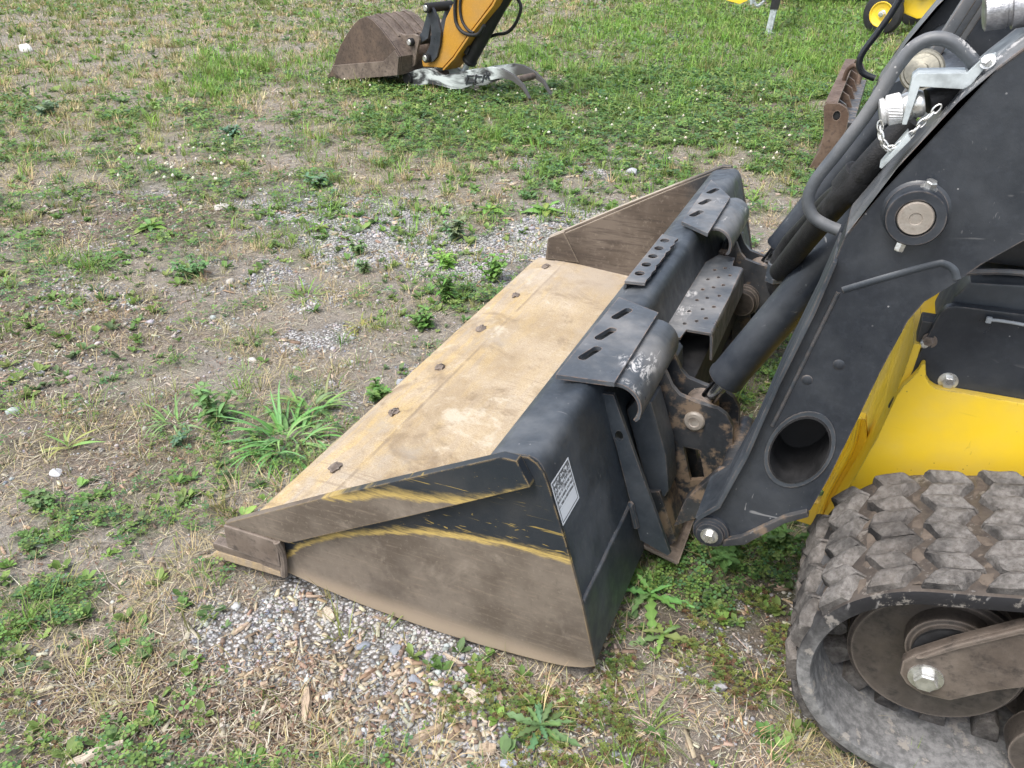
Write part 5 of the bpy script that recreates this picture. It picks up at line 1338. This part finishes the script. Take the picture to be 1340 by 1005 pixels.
def put_leaf(root, me, base, az, el, sc=1.0, roll=0.0, name='leaf'):
    o = bpy.data.objects.new(name, me); link(o, root)
    o.matrix_local = Matrix.Translation(base) @ Euler((0, 0, az)).to_matrix().to_4x4() @ Euler((el, 0, 0)).to_matrix().to_4x4() @ Euler((0, roll, 0)).to_matrix().to_4x4() @ Matrix.Scale(sc, 4)
    return o
def grass_clump(label, x, y, n, rad, L, W, col, seed):
    rnd = random.Random(seed); r = plant('grass_clump', label, 'grass clump', x, y)
    ms = [leaf_mesh('blade', L*rnd.uniform(.7, 1.2), W*rnd.uniform(.8, 1.2), rnd.uniform(.9, 2.2), col, seed*10+k, 7) for k in range(7)]
    for i in range(n):
        a = rnd.uniform(0, 6.283); q = rad*rnd.random()**.6
        put_leaf(r, ms[i % 7], (math.cos(a)*q, math.sin(a)*q, .002), a - 1.571 + rnd.gauss(0, .5), rnd.uniform(.15, 1.25) - q/rad*.2, rnd.uniform(.6, 1.15), rnd.uniform(-.4, .4), 'blade')
    return r
def rosette(label, x, y, kind, n, L, W, col, seed, name='weed', el=(.1, .7)):
    rnd = random.Random(seed); r = plant(name, label, 'weed', x, y)
    ms = [leaf_mesh(kind, L*rnd.uniform(.8, 1.2), W*rnd.uniform(.85, 1.15), rnd.uniform(.2, 1.0), col, seed*10+k, 9 if kind == 'lobed' else 5) for k in range(4)]
    for i in range(n):
        a = i*2.4 + rnd.uniform(-.3, .3); t = i/n
        put_leaf(r, ms[i % 4], (0, 0, .004 + .02*t), a, el[0] + (el[1]-el[0])*t + rnd.uniform(-.1, .15), (1 - .45*t)*rnd.uniform(.8, 1.1), rnd.uniform(-.25, .25))
    return r
def bushy(label, x, y, stems, h, L, W, col, seed, kind='lance', spread=.5):
    rnd = random.Random(seed); r = plant('weed', label, 'weed', x, y)
    ms = [leaf_mesh(kind, L*rnd.uniform(.7, 1.2), W*rnd.uniform(.8, 1.2), rnd.uniform(.2, .9), col, seed*10+k, 5) for k in range(5)]
    bm = bmesh.new(); q = 0
    for s in range(stems):
        a = rnd.uniform(0, 6.283); ln = h*rnd.uniform(.6, 1.1); lean = rnd.uniform(.1, spread)
        pts = [Vector((math.cos(a)*lean*ln*t**1.2, math.sin(a)*lean*ln*t**1.2, ln*t)) for t in (0, .35, .7, 1)]
        og = r.location
        add_tube(bm, [p + og for p in pts], [.0022, .002, .0016, .001], 5)
        for k in range(7):
            t = .2 + .8*k/6; p = Vector((math.cos(a)*lean*ln*t**1.2, math.sin(a)*lean*ln*t**1.2, ln*t))
            for half in ((0, 3.14) if k < 6 else (0, 1.6, 3.1, 4.7)):
                put_leaf(r, ms[q % 5], p, k*1.57 + half + rnd.uniform(-.4, .4), rnd.uniform(-.1, .7), (1.1 - .45*t)*rnd.uniform(.7, 1.15), rnd.uniform(-.3, .3)); q += 1
    for f in bm.faces: f.smooth = True
    st = finish('stem', bm, MAT['leaf'], r, 60)
    at = st.data.attributes.new('col', 'FLOAT_COLOR', 'POINT'); at.data.foreach_set('color', [.12, .15, .05, 1]*len(st.data.vertices))
    return r
grass_clump('largest clump of broad green grass blades, beside the cutting edge of the bucket', -.20, .53, 110, .105, .165, .0150, (.125, .205, .080), 1)
grass_clump('smaller broad grass clump at the back of the largest clump', -.24, .72, 48, .075, .135, .013, (.135, .215, .075), 2)
bushy('upright leafy weed immediately beside the largest grass clump, away from the bucket', -.47, .52, 6, .115, .062, .021, (.115, .195, .07), 3, 'lance', .7)
grass_clump('small grass clump on the far side of the upright leafy weed from the bucket', -.60, .47, 40, .06, .10, .009, (.13, .20, .08), 41)
bushy('low dark bluish weed at the foot of the upright leafy weed', -.50, .37, 7, .05, .022, .016, (.085, .14, .08), 4, 'oval', 1.2)
bushy('grey green leafy weed standing on gravel, farther of the two beyond the bucket corner', -.54, 2.42, 7, .085, .055, .028, (.125, .185, .095), 5, 'oval', 1.0)
bushy('bright yellow green weed on gravel, nearer of the two beyond the bucket corner', -.40, 2.06, 7, .07, .050, .018, (.17, .255, .06), 6, 'lance', 1.1)
bushy('bushy green weed touching the far corner of the cutting edge', -.13, 1.97, 9, .11, .046, .024, (.12, .205, .055), 7, 'oval', .9)
bushy('tall narrow-leaved weed along the cutting edge, next to the bushy corner weed', -.22, 1.70, 9, .15, .055, .016, (.10, .185, .055), 8, 'lance', .6)
bushy('low spreading weed half under the cutting edge near the middle', -.17, 1.42, 7, .07, .042, .024, (.095, .165, .055), 9, 'oval', 1.1)
rosette('bright green flat rosette weed on bare soil amid the gravel left of the dry grass', -2.16, 1.95, 'oval', 13, .125, .050, (.12, .21, .06), 10)
rosette('smaller rosette weed close beside the bright flat rosette', -1.99, 1.86, 'lance', 10, .095, .030, (.10, .18, .065), 11)
grass_clump('short green grass clump amid bare soil near the flat rosettes', -1.95, 1.43, 46, .07, .125, .009, (.09, .17, .04), 12)
rosette('broad-leaved weed at the edge of the dry grass patch, nearer the excavator', -.56, 2.87, 'oval', 9, .12, .050, (.14, .22, .05), 13)
rosette('broad-leaved weed at the edge of the dry grass patch, nearer the bucket top', -.26, 2.99, 'oval', 10, .13, .058, (.13, .21, .06), 14)
bushy('bluish leafy weed growing on the gravel beside the dry grass patch', -1.79, 2.97, 7, .06, .055, .030, (.10, .155, .09), 15, 'oval', 1.3)
bushy('bluish leafy weed below the lush grass patch', -3.19, 3.84, 8, .08, .075, .040, (.10, .165, .10), 16, 'oval', 1.3)
bushy('pale bluish weed far off at the side of the yard away from the machines', -5.24, 3.9, 8, .10, .095, .050, (.13, .20, .13), 17, 'oval', 1.2)
rosette('dark green toothed rosette flat on the ground in front of the bucket heel', .95, -.15, 'lobed', 17, .095, .024, (.085, .135, .062), 18, el=(.05, .6))
rosette('pale green toothed rosette close behind the bucket heel', 1.06, .30, 'lobed', 12, .125, .036, (.12, .20, .065), 19, el=(.1, .55))
rosette('toothed weed with few leaves between bucket heel and track', 1.12, .19, 'lobed', 7, .085, .026, (.13, .21, .07), 20, el=(.15, .5))
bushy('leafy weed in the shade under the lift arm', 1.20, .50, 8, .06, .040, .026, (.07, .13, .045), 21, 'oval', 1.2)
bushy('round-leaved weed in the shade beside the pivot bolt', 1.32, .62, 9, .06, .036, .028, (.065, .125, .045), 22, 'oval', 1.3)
grass_clump('coarse grass tuft on the lawn past the excavator thumb', -2.45, 8.42, 50, .12, .34, .014, (.075, .135, .05), 23)
rosette('small bright weed on gravel in line with the grass clump and the excavator bucket', -1.28, 2.28, 'lance', 10, .085, .026, (.15, .23, .06), 24)
bushy('small dark weed on the gravel between the bright weed and the cutting edge', -.90, 2.05, 6, .06, .040, .022, (.10, .165, .065), 25, 'oval', 1.1)
bushy('small pale weed on the gravel nearest the yellow green weed', -.74, 1.86, 6, .05, .034, .020, (.11, .17, .07), 26, 'oval', 1.1)
grass_clump('yellowing grass tuft between the gravel and the cutting edge', -.42, 1.33, 36, .05, .11, .006, (.20, .19, .06), 27)
bushy('leafy weed pressed against the cutting edge behind the largest grass clump', -.06, .86, 8, .06, .042, .024, (.09, .165, .05), 28, 'oval', 1.1)
rosette('pale round-leaved weed at the near corner of the cutting edge', -.05, .16, 'oval', 6, .065, .038, (.14, .23, .07), 29)
grass_clump('spindly grass tuft on wood chips near the track', 1.16, -.06, 26, .05, .085, .0045, (.12, .16, .05), 30)
grass_clump('bright feathery grass tuft on the gravel away from the bucket', -.82, 1.52, 44, .055, .12, .006, (.14, .22, .05), 31)
bushy('dark clover-like weed patch beyond the feathery tuft', -1.45, 1.50, 12, .07, .034, .026, (.09, .155, .062), 32, 'oval', 1.5)
bushy('dark creeping weed near the bottom of the gravel, far from the bucket', -.62, -.02, 9, .05, .026, .020, (.09, .15, .06), 33, 'oval', 1.6)
rosette('light green weed with thin leaves on the straw between the clover patches', -.80, .22, 'lance', 9, .12, .014, (.17, .22, .07), 34, el=(.2, .9))

# stones
def rock_mesh(seed, col):
    rnd = random.Random(seed); bm = bmesh.new(); bmesh.ops.create_icosphere(bm, subdivisions=2, radius=1)
    pl = [(Vector((rnd.gauss(0, 1), rnd.gauss(0, 1), rnd.gauss(0, 1))).normalized(), rnd.uniform(.55, .85)) for _ in range(9)]
    for v in bm.verts:
        for n_, d in pl:
            e = v.co.dot(n_)-d
            if e > 0: v.co -= n_*e
        v.co *= 1 + rnd.uniform(-.03, .03)
    me = bpy.data.meshes.new('stone'); bm.to_mesh(me); bm.free()
    at = me.attributes.new('col', 'FLOAT_COLOR', 'POINT'); at.data.foreach_set('color', [*col, 1]*len(me.vertices))
    me.materials.append(MAT['stone']); me.shade_smooth(); me.set_sharp_from_angle(angle=math.radians(22))
    return me
def stone(label, x, y, s, col, seed):
    o = bpy.data.objects.new('stone', rock_mesh(seed, col)); link(o)
    z = float(gz(np.array([x]), np.array([y]))[0])
    rnd = random.Random(seed)
    o.location = (x, y, z + s*.18); o.scale = (s, s*rnd.uniform(.65, .85), s*rnd.uniform(.4, .55)); o.rotation_euler = (rnd.uniform(-.15, .15), rnd.uniform(-.15, .15), rnd.uniform(0, 6))
    tag(o, label, 'stone', 'loose stones')
stone('chalk white stone lying far off in the dry grass', -8.97, 6.72, .13, (.78, .77, .73), 1)
stone('grey angular stone in the grass beyond the bucket top', -.02, 3.93, .055, (.42, .43, .45), 2)
stone('off-white stone on bare soil near the white clover heads', -2.03, 2.37, .052, (.55, .52, .47), 3)
stone('blue grey stone under the bucket side, closer to the cutting edge', .49, -.10, .020, (.24, .26, .30), 4)
stone('blue grey stone under the bucket side, next along towards the heel', .565, -.08, .019, (.26, .28, .31), 5)
stone('pale grey stone at the outer margin of the gravel', .50, -.25, .018, (.50, .50, .50), 6)
stone('slate coloured stone in the middle of the gravel', .65, -.14, .018, (.27, .29, .33), 7)
stone('blue grey stone beside the tan block of wood', .92, -.245, .020, (.36, .39, .45), 8)
stone('flat grey stone among the creeping weeds by the track', 1.26, .10, .026, (.38, .37, .38), 9)
stone('white pebble near the slate coloured stone', .71, -.15, .013, (.66, .65, .62), 10)
stone('pale stone on bare soil in the middle of the gravelly ground', -.65, .93, .024, (.58, .55, .50), 11)
stone('light grey stone among straw far from the bucket', -.73, .11, .026, (.52, .52, .53), 12)
stone('grey stone by the cutting edge behind the largest grass clump', -.04, .99, .022, (.38, .40, .43), 13)
stone('dark stone in the shadow of the bucket side', .66, -.075, .019, (.22, .23, .25), 14)
# bigger wood chips
def chip(label, x, y, l, w_, h, rot, col, seed):
    rnd = random.Random(seed); bm = bmesh.new(); n = 7; R_ = []
    for i in range(n+1):
        t = i/n; ww = w_*(.35 + .65*math.sin(math.pi*min(1, .12 + .8*t)))*rnd.uniform(.85, 1.1); hh = h*(.5 + .5*math.sin(math.pi*(.1 + .8*t)))*rnd.uniform(.85, 1.15)
        c = rnd.uniform(-.06, .06)*w_
        R_.append([bm.verts.new(p) for p in ((l*(t-.5), c-ww/2, 0), (l*(t-.5), c+ww/2, rnd.uniform(0, .2)*h), (l*(t-.5), c+ww*.35, hh), (l*(t-.5), c-ww*.3, hh*rnd.uniform(.7, 1)))])
    for A, B in zip(R_, R_[1:]):
        for k in range(4): bm.faces.new((A[k], A[(k+1) % 4], B[(k+1) % 4], B[k]))
    bm.faces.new(R_[0][::-1]); bm.faces.new(R_[-1]); bmesh.ops.recalc_face_normals(bm, faces=bm.faces)
    me = bpy.data.meshes.new('wood_chip'); bm.to_mesh(me); bm.free()
    at = me.attributes.new('col', 'FLOAT_COLOR', 'POINT'); at.data.foreach_set('color', [*col, 1]*len(me.vertices))
    me.materials.append(MAT['chip'])
    o = bpy.data.objects.new('wood_chip', me); link(o)
    o.location = (x, y, float(gz(np.array([x]), np.array([y]))[0]) + .004); o.rotation_euler = (rnd.uniform(-.1, .1), rnd.uniform(-.12, .12), rot)
    tag(o, label, 'wood chip', 'loose wood chips')
TAN, PALE, BRN = (.46, .36, .26), (.56, .49, .39), (.36, .27, .20)
chip('long tan wood chip on the near gravel, farthest from the bucket heel', .47, -.29, .085, .024, .011, -1.0, TAN, 1)
chip('thick tan wood chip on the gravel between the long chip and the tan block', .735, -.25, .070, .020, .010, 1.05, TAN, 2)
chip('short rounded wood chip close to the bucket nose on the gravel', .365, -.05, .046, .024, .014, -.5, PALE, 3)
chip('pale splintered stick lying in the clover nearest the camera', .15, -.55, .105, .022, .010, .9, PALE, 4)
chip('slim wood chip beside the slate coloured stone', .60, -.145, .036, .011, .006, .6, TAN, 5)
chip('fibrous pale chip at the edge of the gravel by the toothed rosette', .79, -.13, .050, .028, .010, -.2, PALE, 6)
chip('grey splinter under the bucket heel', 1.0, .055, .070, .012, .006, -.35, (.46, .43, .38), 7)
chip('flat brown chip in the chip litter between heel and track', 1.14, .035, .046, .016, .007, 1.1, BRN, 8)
chip('slim pale chip on the gravel next to the long tan chip', .39, -.33, .050, .011, .006, -1.2, PALE, 9)
chip('thin chip on the gravel right under the bucket nose', .20, -.17, .042, .012, .006, 1.3, TAN, 10)
chip('tan block of broken wood by the blue grey stone', .87, -.235, .034, .028, .016, .3, TAN, 11)
chip('brown chip lying just in front of the bucket heel', 1.035, .005, .044, .013, .007, .9, BRN, 12)
chip('curled brown chip touching the toothed dark rosette', .84, -.11, .050, .014, .008, -1.0, BRN, 13)
chip('chip under the bucket side beside the dark stone', .70, -.055, .058, .011, .006, -.2, (.50, .42, .33), 14)
